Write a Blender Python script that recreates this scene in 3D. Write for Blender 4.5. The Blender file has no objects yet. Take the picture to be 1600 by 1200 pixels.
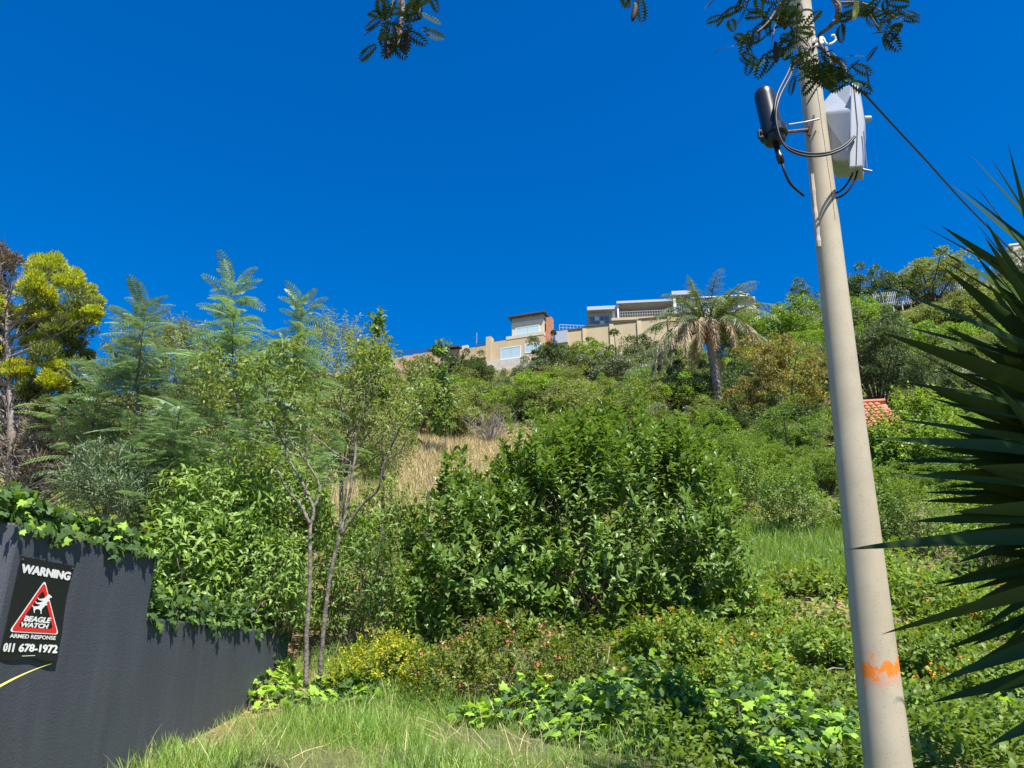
import bpy, math, random
import numpy as np
from mathutils import Vector, Matrix, Euler

SC = bpy.context.scene
COL = SC.collection
R = math.radians
rng = np.random.default_rng(7)
random.seed(7)

# ------------------------------------------------------------------ camera, sky, sun, exposure
EYE = 1.6
PITCH = R(20.5)
FPX = 1186.0
cam_d = bpy.data.cameras.new('camera'); cam = bpy.data.objects.new('camera', cam_d); COL.objects.link(cam)
cam_d.sensor_width = 36.0; cam_d.lens = 36.0 * FPX / 1600.0
cam_d.clip_start = 0.05; cam_d.clip_end = 4000
cam.location = (0, 0, EYE); cam.rotation_euler = (math.pi / 2 + PITCH, 0, 0)
SC.camera = cam

SUN_V = Vector((0.25, -0.42, 0.87)).normalized()
SUN_EL = math.asin(SUN_V.z); SUN_AZ = math.atan2(SUN_V.x, SUN_V.y)
w = bpy.data.worlds.new('World'); SC.world = w; w.use_nodes = True
nt = w.node_tree; nt.nodes.clear()
sky = nt.nodes.new('ShaderNodeTexSky'); sky.sky_type = 'NISHITA'; sky.sun_disc = False
sky.sun_elevation = SUN_EL; sky.sun_rotation = SUN_AZ
sky.altitude = 1700; sky.air_density = 1.5; sky.dust_density = 0.5; sky.ozone_density = 5.0
hs = nt.nodes.new('ShaderNodeHueSaturation'); hs.inputs['Saturation'].default_value = 1.6; hs.inputs['Hue'].default_value = .512
bg = nt.nodes.new('ShaderNodeBackground'); bg.inputs[1].default_value = 0.088
ow = nt.nodes.new('ShaderNodeOutputWorld')
nt.links.new(sky.outputs[0], hs.inputs['Color']); nt.links.new(hs.outputs[0], bg.inputs[0]); nt.links.new(bg.outputs[0], ow.inputs[0])

sd = bpy.data.lights.new('sun', 'SUN'); sd.energy = 5.0; sd.angle = R(0.5); sd.color = (1.0, 0.95, 0.86)
so = bpy.data.objects.new('sun', sd); COL.objects.link(so)
so.rotation_euler = (-SUN_V).to_track_quat('-Z', 'Y').to_euler(); so.location = (5, -20, 60)
SC.view_settings.view_transform = 'Standard'; SC.view_settings.look = 'None'
SC.view_settings.exposure = 0.92; SC.view_settings.gamma = 1.0
SC.view_settings.use_curve_mapping = False
SC.cycles.max_bounces = 6; SC.cycles.diffuse_bounces = 3; SC.cycles.glossy_bounces = 2; SC.cycles.transmission_bounces = 3; SC.cycles.transparent_max_bounces = 4

# ------------------------------------------------------------------ projection helpers (photo pixel + depth -> place)
SI, CO = math.sin(PITCH), math.cos(PITCH)
def ray(px, py):
    v = (600 - py) / FPX; Y = CO - v * SI
    return (px - 800) / FPX / Y, (SI + v * CO) / Y, Y
def at(px, py, y):
    u, k, Y = ray(px, py)
    return Vector((u * y, y, EYE + k * y))
def mpp(py, y):                      # metres per photo pixel at depth y
    return y / (FPX * ray(0, py)[2])

# ------------------------------------------------------------------ terrain
KY = [-60, 0, 2.5, 4, 5, 7, 8, 10, 12, 17, 22, 30, 45, 60, 80, 90, 93, 98, 104, 130, 300, 1500]
KZ = [0, 0, .12, .72, 1.02, 1.36, 1.72, 2.35, 3.0, 4.6, 6.5, 10.0, 16.2, 22.4, 31.2, 36.0, 37.8, 40.3, 41.8, 42, 40, 30]
def sstep(a, b, x):
    t = np.clip((x - a) / (b - a), 0, 1); return t * t * (3 - 2 * t)
WX0, WY0 = -2.59, 4.0                       # wall corner
WT = np.array([.118, .993])                 # wall direction
def terrain(x, y):
    x = np.asarray(x, float); y = np.asarray(y, float)
    z = np.interp(y, KY, KZ)
    u = x / np.maximum(y, 12)
    wgt = sstep(14, 55, y)
    z = z * (1 + wgt * (.37 * sstep(.12, .80, u) - .10 * sstep(-.15, -.8, -u * -1)))
    z = z + (.10 * np.sin(x * .9 + y * .5) * np.cos(y * .7 - x * .3)) * sstep(6, 14, y) \
          + .7 * np.sin(x * .16 + 1) * np.cos(y * .13) * sstep(20, 50, y)
    # raised bed behind the boundary wall
    s = (x - WX0) * WT[0] + (y - WY0) * WT[1]
    d = (x - WX0) * WT[1] - (y - WY0) * WT[0]          # >0 : street side of wall
    hi = np.where(s < 1.3, 2.12, 1.80)
    m = sstep(-.22, -.42, d) * sstep(.25, .5, s)
    z = np.where(m > 0, np.maximum(z, z * (1 - m) + np.maximum(z, hi) * m), z)
    # bank falls a little towards the wall foot
    z = z - .10 * sstep(1.2, .1, d) * (d > -.2) * sstep(4, 5, y) * sstep(7.6, 7.0, y)
    return z
def tz(x, y): return float(terrain(x, y))
def hit(px, py, y0=3.0):
    u, k, Y = ray(px, py)
    ys = np.arange(y0, 135, .05)
    d = terrain(u * ys, ys) - (EYE + k * ys)
    i = np.argmax(d >= 0)
    if d[i] < 0: i = int(np.argmin(np.abs(ys - 94)))
    y = float(ys[i]); return Vector((u * y, y, tz(u * y, y)))

# ------------------------------------------------------------------ material helpers
MATS = {}
def _new(name):
    m = bpy.data.materials.new(name); m.use_nodes = True; n = m.node_tree; n.nodes.clear()
    out = n.nodes.new('ShaderNodeOutputMaterial'); MATS[name] = m
    return m, n, out
def ramp(n, stops):
    r = n.nodes.new('ShaderNodeValToRGB'); e = r.color_ramp.elements
    while len(e) < len(stops): e.new(0.5)
    for i, (p, c) in enumerate(stops):
        e[i].position = p; e[i].color = (*c, 1)
    return r
LEAF_GAIN = 1.4
def leafmat(name, cols, trans=.35, rough=.5, tcol=None, spec=.3):
    cols = [tuple(min(.8, v * LEAF_GAIN) for v in c) for c in cols]
    m, n, out = _new(name)
    g = n.nodes.new('ShaderNodeNewGeometry')
    oi = n.nodes.new('ShaderNodeObjectInfo')
    st = [(i / (len(cols) - 1) if len(cols) > 1 else 0, c) for i, c in enumerate(cols)]
    r = ramp(n, st); n.links.new(g.outputs['Random Per Island'], r.inputs[0])
    hv = n.nodes.new('ShaderNodeHueSaturation')
    mr = n.nodes.new('ShaderNodeMapRange'); mr.inputs[3].default_value = .82; mr.inputs[4].default_value = 1.2
    n.links.new(oi.outputs['Random'], mr.inputs[0]); n.links.new(mr.outputs[0], hv.inputs['Value'])
    n.links.new(r.outputs[0], hv.inputs['Color'])
    p = n.nodes.new('ShaderNodeBsdfPrincipled'); p.inputs['Roughness'].default_value = rough
    p.inputs['Specular IOR Level'].default_value = spec
    n.links.new(hv.outputs[0], p.inputs['Base Color'])
    t = n.nodes.new('ShaderNodeBsdfTranslucent')
    mx = n.nodes.new('ShaderNodeMix'); mx.data_type = 'RGBA'; mx.blend_type = 'MULTIPLY'; mx.inputs[0].default_value = 1
    n.links.new(hv.outputs[0], mx.inputs[6]); mx.inputs[7].default_value = (*(tcol or (1.5, 1.45, .5)), 1)
    n.links.new(mx.outputs[2], t.inputs[0])
    ms = n.nodes.new('ShaderNodeMixShader'); ms.inputs[0].default_value = trans
    n.links.new(p.outputs[0], ms.inputs[1]); n.links.new(t.outputs[0], ms.inputs[2]); n.links.new(ms.outputs[0], out.inputs[0])
    return m
def solid(name, col, rough=.6, metal=0., noise=0., nscale=8., bump=0., bscale=60., spec=.5):
    m, n, out = _new(name)
    p = n.nodes.new('ShaderNodeBsdfPrincipled'); p.inputs['Roughness'].default_value = rough; p.inputs['Metallic'].default_value = metal
    p.inputs['Specular IOR Level'].default_value = spec
    p.inputs['Base Color'].default_value = (*col, 1)
    tc = n.nodes.new('ShaderNodeTexCoord')
    if noise:
        tx = n.nodes.new('ShaderNodeTexNoise'); tx.inputs['Scale'].default_value = nscale; tx.inputs['Detail'].default_value = 6
        n.links.new(tc.outputs['Object'], tx.inputs['Vector'])
        a = tuple(c * (1 - noise) for c in col); b = tuple(min(1, c * (1 + noise)) for c in col)
        r = ramp(n, [(.3, a), (.7, b)]); n.links.new(tx.outputs['Fac'], r.inputs[0]); n.links.new(r.outputs[0], p.inputs['Base Color'])
    if bump:
        tb = n.nodes.new('ShaderNodeTexNoise'); tb.inputs['Scale'].default_value = bscale; tb.inputs['Detail'].default_value = 8
        n.links.new(tc.outputs['Object'], tb.inputs['Vector'])
        b = n.nodes.new('ShaderNodeBump'); b.inputs['Strength'].default_value = bump; b.inputs['Distance'].default_value = .02
        n.links.new(tb.outputs['Fac'], b.inputs['Height']); n.links.new(b.outputs[0], p.inputs['Normal'])
    n.links.new(p.outputs[0], out.inputs[0])
    return m

# ------------------------------------------------------------------ object helpers
def tag(o, label=None, cat=None, group=None, kind=None):
    if label: o['label'] = label
    if cat: o['category'] = cat
    if group: o['group'] = group
    if kind: o['kind'] = kind
    return o
def thing(name, label, cat, loc=(0, 0, 0), group=None, rz=0):
    o = bpy.data.objects.new(name, None); COL.objects.link(o); o.location = loc; o.rotation_euler = (0, 0, rz)
    o.empty_display_size = .1
    return tag(o, label, cat, group)
def mobj(name, me, mat, parent=None, loc=None):
    o = bpy.data.objects.new(name, me); COL.objects.link(o)
    if mat and not me.materials: me.materials.append(mat)
    if parent: o.parent = parent
    if loc is not None: o.location = loc
    return o
def tri_mesh(name, V, F, smooth=False):
    me = bpy.data.meshes.new(name)
    V = np.ascontiguousarray(V, np.float32); F = np.ascontiguousarray(F, np.int32)
    me.vertices.add(len(V)); me.vertices.foreach_set('co', V.ravel())
    me.loops.add(F.size); me.loops.foreach_set('vertex_index', F.ravel())
    me.polygons.add(len(F)); me.polygons.foreach_set('loop_start', np.arange(0, F.size, 3, dtype=np.int32))
    if smooth: me.polygons.foreach_set('use_smooth', np.ones(len(F), bool))
    me.update(calc_edges=True)
    return me
class MB:
    def __init__(s, off=(0, 0, 0)): s.v = []; s.f = []; s.off = Vector(off)
    def box(s, x0, x1, y0, y1, z0, z1):
        b = len(s.v)
        for z in (z0, z1):
            for (x, y) in ((x0, y0), (x1, y0), (x1, y1), (x0, y1)): s.v.append(Vector((x, y, z)) - s.off)
        s.f += [(b, b+3, b+2, b+1), (b+4, b+5, b+6, b+7), (b, b+1, b+5, b+4), (b+1, b+2, b+6, b+5), (b+2, b+3, b+7, b+6), (b+3, b, b+4, b+7)]
        return s
    def poly(s, pts, h=None):                 # prism between pts and pts+h
        b = len(s.v); n = len(pts)
        for p in pts: s.v.append(Vector(p) - s.off)
        if h is None: s.f.append(tuple(range(b, b + n))); return s
        for p in pts: s.v.append(Vector(p) + Vector(h) - s.off)
        s.f.append(tuple(range(b + n - 1, b - 1, -1))); s.f.append(tuple(range(b + n, b + 2 * n)))
        for i in range(n):
            j = (i + 1) % n; s.f.append((b + i, b + j, b + n + j, b + n + i))
        return s
    def tube(s, path, rad, sides=6, cap=True, jit=0.):
        path = [Vector(p) for p in path]; n = len(path)
        if not hasattr(rad, '__len__'): rad = [rad] * n
        b = len(s.v); up = None
        for i, p in enumerate(path):
            d = (path[min(i + 1, n - 1)] - path[max(i - 1, 0)])
            if d.length < 1e-9: d = Vector((0, 0, 1))
            d.normalize()
            if up is None:
                up = Vector((0, 0, 1)) if abs(d.z) < .9 else Vector((1, 0, 0))
            a = d.cross(up); a.normalize(); c = d.cross(a); up = -c if False else up
            for k in range(sides):
                t = 2 * math.pi * k / sides; rr = rad[i] * (1 + (random.uniform(-jit, jit) if jit else 0))
                s.v.append(p + a * math.cos(t) * rr + c * math.sin(t) * rr - s.off)
        for i in range(n - 1):
            for k in range(sides):
                k2 = (k + 1) % sides
                s.f.append((b + i*sides + k, b + i*sides + k2, b + (i+1)*sides + k2, b + (i+1)*sides + k))
        if cap:
            s.f.append(tuple(b + k for k in range(sides - 1, -1, -1))); s.f.append(tuple(b + (n-1)*sides + k for k in range(sides)))
        return s
    def mesh(s, name, smooth=False):
        me = bpy.data.meshes.new(name); me.from_pydata([tuple(v) for v in s.v], [], s.f)
        if smooth: me.polygons.foreach_set('use_smooth', np.ones(len(me.polygons), bool))
        me.update(); return me
    def build(s, name, mat, parent=None, smooth=False, loc=None, bevel=0):
        o = mobj(name, s.mesh(name, smooth), mat, parent, loc)
        if bevel:
            md = o.modifiers.new('bevel', 'BEVEL'); md.width = bevel; md.segments = 2; md.limit_method = 'ANGLE'
        return o
def bez(pts, n=14):                           # Catmull-Rom through points
    P = [Vector(p) for p in pts]; P = [2*P[0]-P[1]] + P + [2*P[-1]-P[-2]]; out = []
    for i in range(1, len(P) - 2):
        for k in range(n):
            t = k / n; a, b, c, d = P[i-1], P[i], P[i+1], P[i+2]
            out.append(.5 * ((2*b) + (c-a)*t + (2*a-5*b+4*c-d)*t*t + (3*b-a-3*c+d)*t**3))
    out.append(P[-2]); return out

# ------------------------------------------------------------------ leaf templates: (verts, tris), along +Y, normal +Z, length 1
def T_diamond(wd=.5, h=.06, dr=.1):
    return (np.array([(0, 0, 0), (wd/2, .45, h), (0, 1, -dr), (-wd/2, .45, h)]), np.array([(0, 1, 2), (0, 2, 3)]))
def T_oval(wd=.45, h=.07, dr=.15):
    V = [(0, 0, 0), (.34*wd, .22, h), (.5*wd, .58, h*.8), (0, 1, -dr), (-.5*wd, .58, h*.8), (-.34*wd, .22, h), (0, .25, .0), (0, .62, -.01)]
    F = [(0, 1, 6), (1, 2, 7), (1, 7, 6), (2, 3, 7), (0, 6, 5), (6, 7, 4), (6, 4, 5), (7, 3, 4)]
    return np.array(V), np.array(F)
def T_ivy():
    P = [(0, .08), (.28, -.02), (.52, .12), (.36, .34), (.46, .62), (.2, .62), (0, 1), (-.2, .62), (-.46, .62), (-.36, .34), (-.52, .12), (-.28, -.02)]
    V = [(0, .35, .05)] + [(x, y, -.06 * abs(x) * 2 - .05 * (y > .9)) for x, y in P]
    F = [(0, i + 1, (i + 1) % 12 + 1) for i in range(12)]
    return np.array(V), np.array(F)
def T_comb(n=13, pl=.3, pw=.036, ang=62, dr=.25, rw=.012):
    V = []; F = []
    def zc(t): return -dr * t * t
    V += [(-rw, 0, 0), (rw, 0, 0), (rw*.7, .5, zc(.5)), (-rw*.7, .5, zc(.5)), (0, 1, zc(1))]; F += [(0, 1, 2), (0, 2, 3), (3, 2, 4)]
    a = math.radians(ang)
    for i in range(n):
        t = .12 + .86 * i / (n - 1); L = pl * (math.sin(math.pi * (.14 + .80 * (i / (n - 1)))) ** .6)
        for sgn in (-1, 1):
            b = len(V); dx, dy = sgn * math.sin(a) * L, math.cos(a) * L
            V += [(0, t, zc(t)), (dx*.5 , t + dy*.5 + pw, zc(t) - .01), (dx, t + dy, zc(t) - .06 * L / pl), (dx*.5, t + dy*.5 - pw, zc(t) - .01)]
            F += [(b, b+1, b+2), (b, b+2, b+3)] if sgn < 0 else [(b, b+2, b+1), (b, b+3, b+2)]
    return np.array(V), np.array(F)
def T_blade(wd=.03, bend=.35):
    V = [(-wd/2, 0, 0), (wd/2, 0, 0), (wd*.42, .45, -bend*.2), (-wd*.42, .45, -bend*.2), (wd*.25, .8, -bend*.62), (-wd*.25, .8, -bend*.62), (0, 1, -bend)]
    F = [(0, 1, 2), (0, 2, 3), (3, 2, 4), (3, 4, 5), (5, 4, 6)]
    return np.array(V), np.array(F)
def nrm(a): return a / np.maximum(np.linalg.norm(a, axis=-1, keepdims=True), 1e-9)
def frames(d, up):
    y = nrm(d); x = np.cross(y, up); bad = np.linalg.norm(x, axis=1) < 1e-4
    x[bad] = (1, 0, 0); x = nrm(x); z = np.cross(x, y); return x, y, z
def scatter(T, pos, d, up, s, wmul=None):
    V, F = T; x, y, z = frames(np.asarray(d, float), np.asarray(up, float)); s = np.asarray(s)[:, None, None]
    wm = np.ones(len(pos)) if wmul is None else wmul
    P = pos[:, None, :] + s * (V[None, :, 0, None] * wm[:, None, None] * x[:, None, :] + V[None, :, 1, None] * y[:, None, :] + V[None, :, 2, None] * z[:, None, :])
    n, k = len(pos), len(V)
    FF = F[None] + (np.arange(n) * k)[:, None, None]
    return P.reshape(-1, 3), FF.reshape(-1, 3)
def merge(parts):
    Vs = []; Fs = []; o = 0
    for v, f in parts: Vs.append(v); Fs.append(f + o); o += len(v)
    return np.concatenate(Vs), np.concatenate(Fs)
def rnd_dir(n): return nrm(rng.normal(size=(n, 3)))
UP = np.array([0, 0, 1.])

def shoots(tips, dirs, nl, L, ll, a0=.9, a1=.1, droop=.0, wob=.25):
    """leaves spiralling down each shoot; returns pos, dir, up, len"""
    n = len(tips); dirs = nrm(dirs)
    i = np.tile(np.arange(nl), n); k = np.repeat(np.arange(n), nl); t = i / max(nl - 1, 1)
    D = dirs[k]; X, _, Z = frames(D, np.tile([.3, .2, 1.], (len(D), 1)) + .01 * rng.normal(size=(len(D), 3)))
    ph = i * 2.39996 + rng.uniform(0, 6.28, n)[k] + rng.normal(0, .25, len(i))
    rad = X * np.cos(ph)[:, None] + Z * np.sin(ph)[:, None]
    Ls = np.asarray(L) * rng.uniform(.7, 1.3, n)[k]
    pos = tips[k] - D * (t * Ls)[:, None]
    a = a0 + (a1 - a0) * t
    ld = nrm(D * a[:, None] + rad * np.sqrt(np.clip(1 - a * a, .05, 1))[:, None] - UP * (droop * (.4 + t))[:, None] + wob * rng.normal(size=(len(i), 3)))
    up = nrm(D + UP * .5 + .25 * rng.normal(size=(len(i), 3)))
    ln = rng.uniform(ll[0], ll[1], len(i)) * (.75 + .25 * np.sin(np.pi * np.clip(t + .15, 0, 1)))
    return pos, ld, up, ln
def lobed_tips(n, lobes, inner=.25, minz=-.35):
    """points near the surface of a union of ellipsoids [(c, r)] -> tips, outward dirs"""
    wt = np.array([r[0]*r[1] + r[0]*r[2] + r[1]*r[2] for c, r in lobes]); wt = wt / wt.sum()
    T = []; D = []; C = np.array([c for c, r in lobes], float); RR = np.array([r for c, r in lobes], float)
    while sum(len(t) for t in T) < n:
        k = rng.choice(len(lobes), size=n, p=wt); q = rnd_dir(n)
        ok = q[:, 2] > minz - .3 * rng.random(n)
        rad = np.where(rng.random(n) < inner, rng.uniform(.35, .85, n), rng.uniform(.78, 1.15, n))
        p = C[k] + q * RR[k] * rad[:, None]
        inside = np.zeros(n, bool)
        for c, r in zip(C, RR):
            inside |= (((p - c) / (r * .72)) ** 2).sum(1) < 1
        ok &= (~inside) | (rng.random(n) < inner)
        nn = nrm(q / RR[k]); T.append(p[ok]); D.append(nn[ok])
    return np.concatenate(T)[:n], np.concatenate(D)[:n]
def leaf_parts(parent, T, fr, mat, idx, name='leaf'):
    pos, d, up, ln = fr; me = tri_mesh(name, *T); me.materials.append(mat)
    x, y, z = frames(d[idx], up[idx]); off = np.array(parent.location)
    for j, i in enumerate(idx):
        o = bpy.data.objects.new(name, me); COL.objects.link(o); o.parent = parent
        s = ln[i]; p = pos[i] - off
        o.matrix_basis = Matrix(((x[j][0]*s, y[j][0]*s, z[j][0]*s, p[0]), (x[j][1]*s, y[j][1]*s, z[j][1]*s, p[1]), (x[j][2]*s, y[j][2]*s, z[j][2]*s, p[2]), (0, 0, 0, 1)))
def stems_mb(base, tips, n, r0=.02, r1=.004, spread=.15, sides=5):
    mb = MB(base); base = Vector(base)
    idx = rng.choice(len(tips), size=min(n, len(tips)), replace=False)
    for i in idx:
        t = base.lerp(Vector(tips[i]), .86); b = base + Vector((random.uniform(-spread, spread), random.uniform(-spread, spread), -.05))
        m1 = b.lerp(t, .35) + Vector((random.uniform(-.1, .1), random.uniform(-.1, .1), .12)) * (t - b).length
        m2 = b.lerp(t, .7) + Vector((random.uniform(-.06, .06), random.uniform(-.06, .06), .06)) * (t - b).length
        mb.tube([b, m1, m2, t], [r0, r0*.7, r0*.4, r1], sides, cap=False)
    return mb
def shrub(name, label, cat, base, lobes, nsh, nl, L, ll, T, mat, stem_mat, a0=.9, a1=.1, droop=0., wob=.25, nst=25, r0=.015,
          upb=.6, nparts=0, group=None, inner=.25, minz=-.35, extra=None, spread=.15, lead=0):
    base = Vector(base); t = thing(name, label, cat, base, group)
    tips, dirs = lobed_tips(nsh, lobes, inner, minz); dirs = nrm(dirs + UP * upb + .25 * rng.normal(size=dirs.shape))
    g = terrain(tips[:, 0], tips[:, 1]); keep = tips[:, 2] > g + .02; tips, dirs = tips[keep], dirs[keep]
    fr = shoots(tips, dirs, nl, L, ll, a0, a1, droop, wob)
    if lead:
        hi_ = np.argsort(-(tips[:, 2] + .5 * rng.random(len(tips))))[:lead * 3]; hi_ = rng.choice(hi_, lead, replace=False)
        lt = tips[hi_] + UP * rng.uniform(.08, .50, (lead, 1)) + rng.normal(0, .05, (lead, 3)); ld_ = nrm(UP + .18 * rng.normal(size=(lead, 3)))
        f2 = shoots(lt, ld_, nl + 9, L * 1.7, ll, .8, .1, droop, wob); fr = tuple(np.concatenate([a_, b_]) for a_, b_ in zip(fr, f2))
    rest = np.ones(len(fr[0]), bool)
    if nparts:
        pos, ld, up, ln = fr; camd = nrm(np.array([0, 0, EYE]) - pos)
        x, y, z = frames(ld, up); dist = np.linalg.norm(pos - np.array([0, 0, EYE]), axis=1)
        outward = (nrm(pos - np.array(base + Vector((0, 0, .8)))) * camd).sum(1)
        score = outward * 1.2 + .3 * np.abs((z * camd).sum(1)) - dist * .3 + .15 * rng.normal(size=len(pos))
        idx = np.argsort(-score)[:nparts]; rest[idx] = False
        leaf_parts(t, T, fr, mat, idx)
    V, F = scatter(T, fr[0][rest] - np.array(base), fr[1][rest], fr[2][rest], fr[3][rest])
    fo = mobj('foliage', tri_mesh('foliage', V, F), mat, t)
    fo['kind'] = 'stuff'
    if nst: stems_mb(base, tips, nst, r0, r0*.2, spread).build('stems', stem_mat, t)
    return t, tips, dirs

# ------------------------------------------------------------------ materials
LM = leafmat
LM('leaf_glossy', [(.072, .125, .026), (.105, .175, .034), (.15, .235, .048), (.08, .14, .032)], .3, .4, spec=.45)
LM('leaf_lance', [(.09, .15, .03), (.13, .20, .04), (.19, .27, .055), (.075, .13, .027)], .35, .4)
LM('leaf_pale', [(.14, .205, .05), (.20, .265, .07), (.11, .17, .04), (.26, .265, .075)], .35, .42)
LM('leaf_wattle', [(.115, .18, .085), (.165, .235, .125), (.225, .30, .18), (.09, .145, .065)], .3, .45, (1.2, 1.35, .7))
LM('leaf_olive', [(.13, .16, .05), (.18, .21, .07), (.09, .12, .035), (.22, .24, .085)], .3, .5)
LM('leaf_gold', [(.42, .42, .03), (.30, .36, .03), (.20, .28, .03), (.48, .38, .05)], .3, .5, (1.3, 1.2, .4))
LM('leaf_dead', [(.15, .12, .08), (.10, .08, .055), (.19, .14, .085), (.13, .115, .095)], .1, .8, (1.1, 1., .8))
LM('leaf_ivy', [(.045, .09, .025), (.07, .13, .03), (.055, .10, .035), (.14, .22, .035)], .3, .52, spec=.25)
LM('leaf_ivy_new', [(.19, .32, .04), (.27, .42, .05), (.13, .24, .035)], .4, .5, spec=.25)
LM('leaf_duranta', [(.36, .31, .02), (.27, .27, .02), (.09, .15, .02), (.17, .22, .02)], .35, .4)
LM('leaf_abelia', [(.08, .13, .022), (.14, .19, .03), (.06, .10, .02), (.20, .20, .03)], .3, .4)
LM('leaf_lantana', [(.10, .16, .03), (.155, .235, .04), (.075, .125, .025), (.23, .30, .05)], .38, .45)
LM('leaf_silver', [(.12, .165, .095), (.155, .20, .12), (.09, .13, .07)], .2, .5, (1.1, 1.2, .8))
LM('leaf_fresh', [(.12, .20, .03), (.17, .26, .04), (.09, .15, .025)], .35, .45)
LM('leaf_dark', [(.05, .085, .028), (.07, .11, .035), (.09, .13, .04)], .25, .45)
LM('leaf_silverfar', [(.14, .17, .115), (.20, .23, .155), (.09, .11, .07)], .2, .5)
LM('leaf_bronze', [(.20, .17, .045), (.26, .21, .06), (.13, .12, .035), (.10, .12, .03)], .3, .5)
LM('leaf_feather', [(.08, .115, .055), (.11, .15, .07), (.06, .09, .04)], .25, .5)
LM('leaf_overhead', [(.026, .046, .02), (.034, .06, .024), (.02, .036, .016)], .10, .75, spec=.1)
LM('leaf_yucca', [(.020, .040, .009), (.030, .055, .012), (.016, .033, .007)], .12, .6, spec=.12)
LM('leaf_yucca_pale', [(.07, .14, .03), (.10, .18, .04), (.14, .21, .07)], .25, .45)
LM('palm_green', [(.10, .135, .06), (.14, .18, .085), (.07, .10, .04)], .25, .4)
LM('palm_dead', [(.42, .33, .22), (.34, .25, .16), (.48, .40, .28)], .2, .6, (1.1, 1., .8))
LM('grass_green', [(.15, .25, .05), (.21, .32, .075), (.11, .195, .035), (.29, .33, .11)], .4, .5)
LM('grass_dry', [(.46, .37, .19), (.52, .43, .24), (.39, .31, .15), (.30, .29, .12)], .3, .6, (1.15, 1., .7))
LM('flower_orange', [(.75, .18, .02), (.8, .32, .02), (.7, .10, .02)], .3, .5, (1, 1, 1))
LM('flower_pink', [(.50, .17, .11), (.42, .13, .09), (.60, .32, .24)], .3, .5, (1, 1, 1))
LM('pod', [(.02, .016, .014), (.03, .024, .018)], .05, .7)
LM('pod_yellow', [(.55, .5, .10), (.6, .52, .12)], .3, .5, (1, 1, .6))
LM('strap_yellow', [(.55, .48, .10), (.6, .5, .12)], .3, .45, (1.1, 1., .5))
solid('bark_grey', (.17, .14, .115), .85, noise=.6, nscale=22, bump=.6, bscale=40)
solid('bark_dark', (.09, .07, .05), .9, noise=.3, nscale=10)
solid('bark_dead', (.26, .22, .19), .9, noise=.3, nscale=12)
solid('twig', (.16, .12, .08), .9, noise=.3, nscale=12)
solid('palm_trunk', (.27, .22, .19), .9, noise=.35, nscale=9, bump=.6, bscale=14)
solid('boot', (.42, .16, .06), .8, noise=.3, nscale=9)
solid('cream', (.50, .39, .235), .8, noise=.07, nscale=.8, bump=.1, bscale=20)
solid('cream_pale', (.56, .50, .38), .8, noise=.05, nscale=.8)
solid('stone_tan', (.46, .34, .20), .85, noise=.22, nscale=2.5, bump=.3, bscale=6)
solid('concrete_pale', (.52, .46, .40), .85, noise=.14, nscale=1.5)
solid('brick_pink', (.46, .29, .20), .85, noise=.25, nscale=3)
solid('brick_red', (.46, .20, .12), .85, noise=.3, nscale=5)
solid('coping', (.06, .055, .05), .8, noise=.2)
solid('roof_dark', (.05, .05, .055), .6, noise=.1)
solid('roof_grey', (.42, .44, .47), .5, noise=.06)
solid('fascia', (.40, .43, .48), .5)
solid('grey_panel', (.30, .30, .30), .6)
solid('frame_white', (.75, .76, .76), .5)
solid('frame_dark', (.05, .05, .05), .5)
solid('glass_pale', (.42, .55, .58), .12, spec=.8)
solid('glass_dark', (.10, .13, .17), .08, spec=.8)
solid('rail_grey', (.45, .47, .5), .4, metal=.5)
solid('rail_dark', (.04, .04, .045), .5)
solid('palisade', (.42, .44, .47), .5, metal=.3)
solid('terracotta', (.46, .16, .08), .8, noise=.25, nscale=4)
solid('wood_stake', (.18, .15, .12), .9, noise=.3, nscale=20)
solid('black_plastic', (.018, .02, .025), .32, noise=.2, nscale=20)
solid('cable_black', (.012, .012, .014), .45)
solid('cable_grey', (.02, .021, .024), .5)
solid('box_grey', (.34, .375, .43), .42, noise=.04, nscale=6)
solid('steel', (.30, .30, .31), .45, metal=.9)
solid('rust_steel', (.10, .065, .05), .7, noise=.3, nscale=30)
solid('sign_black', (.012, .013, .014), .42, noise=.1)
solid('sign_white', (.78, .77, .72), .55)
solid('sign_red', (.68, .025, .02), .45)

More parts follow.
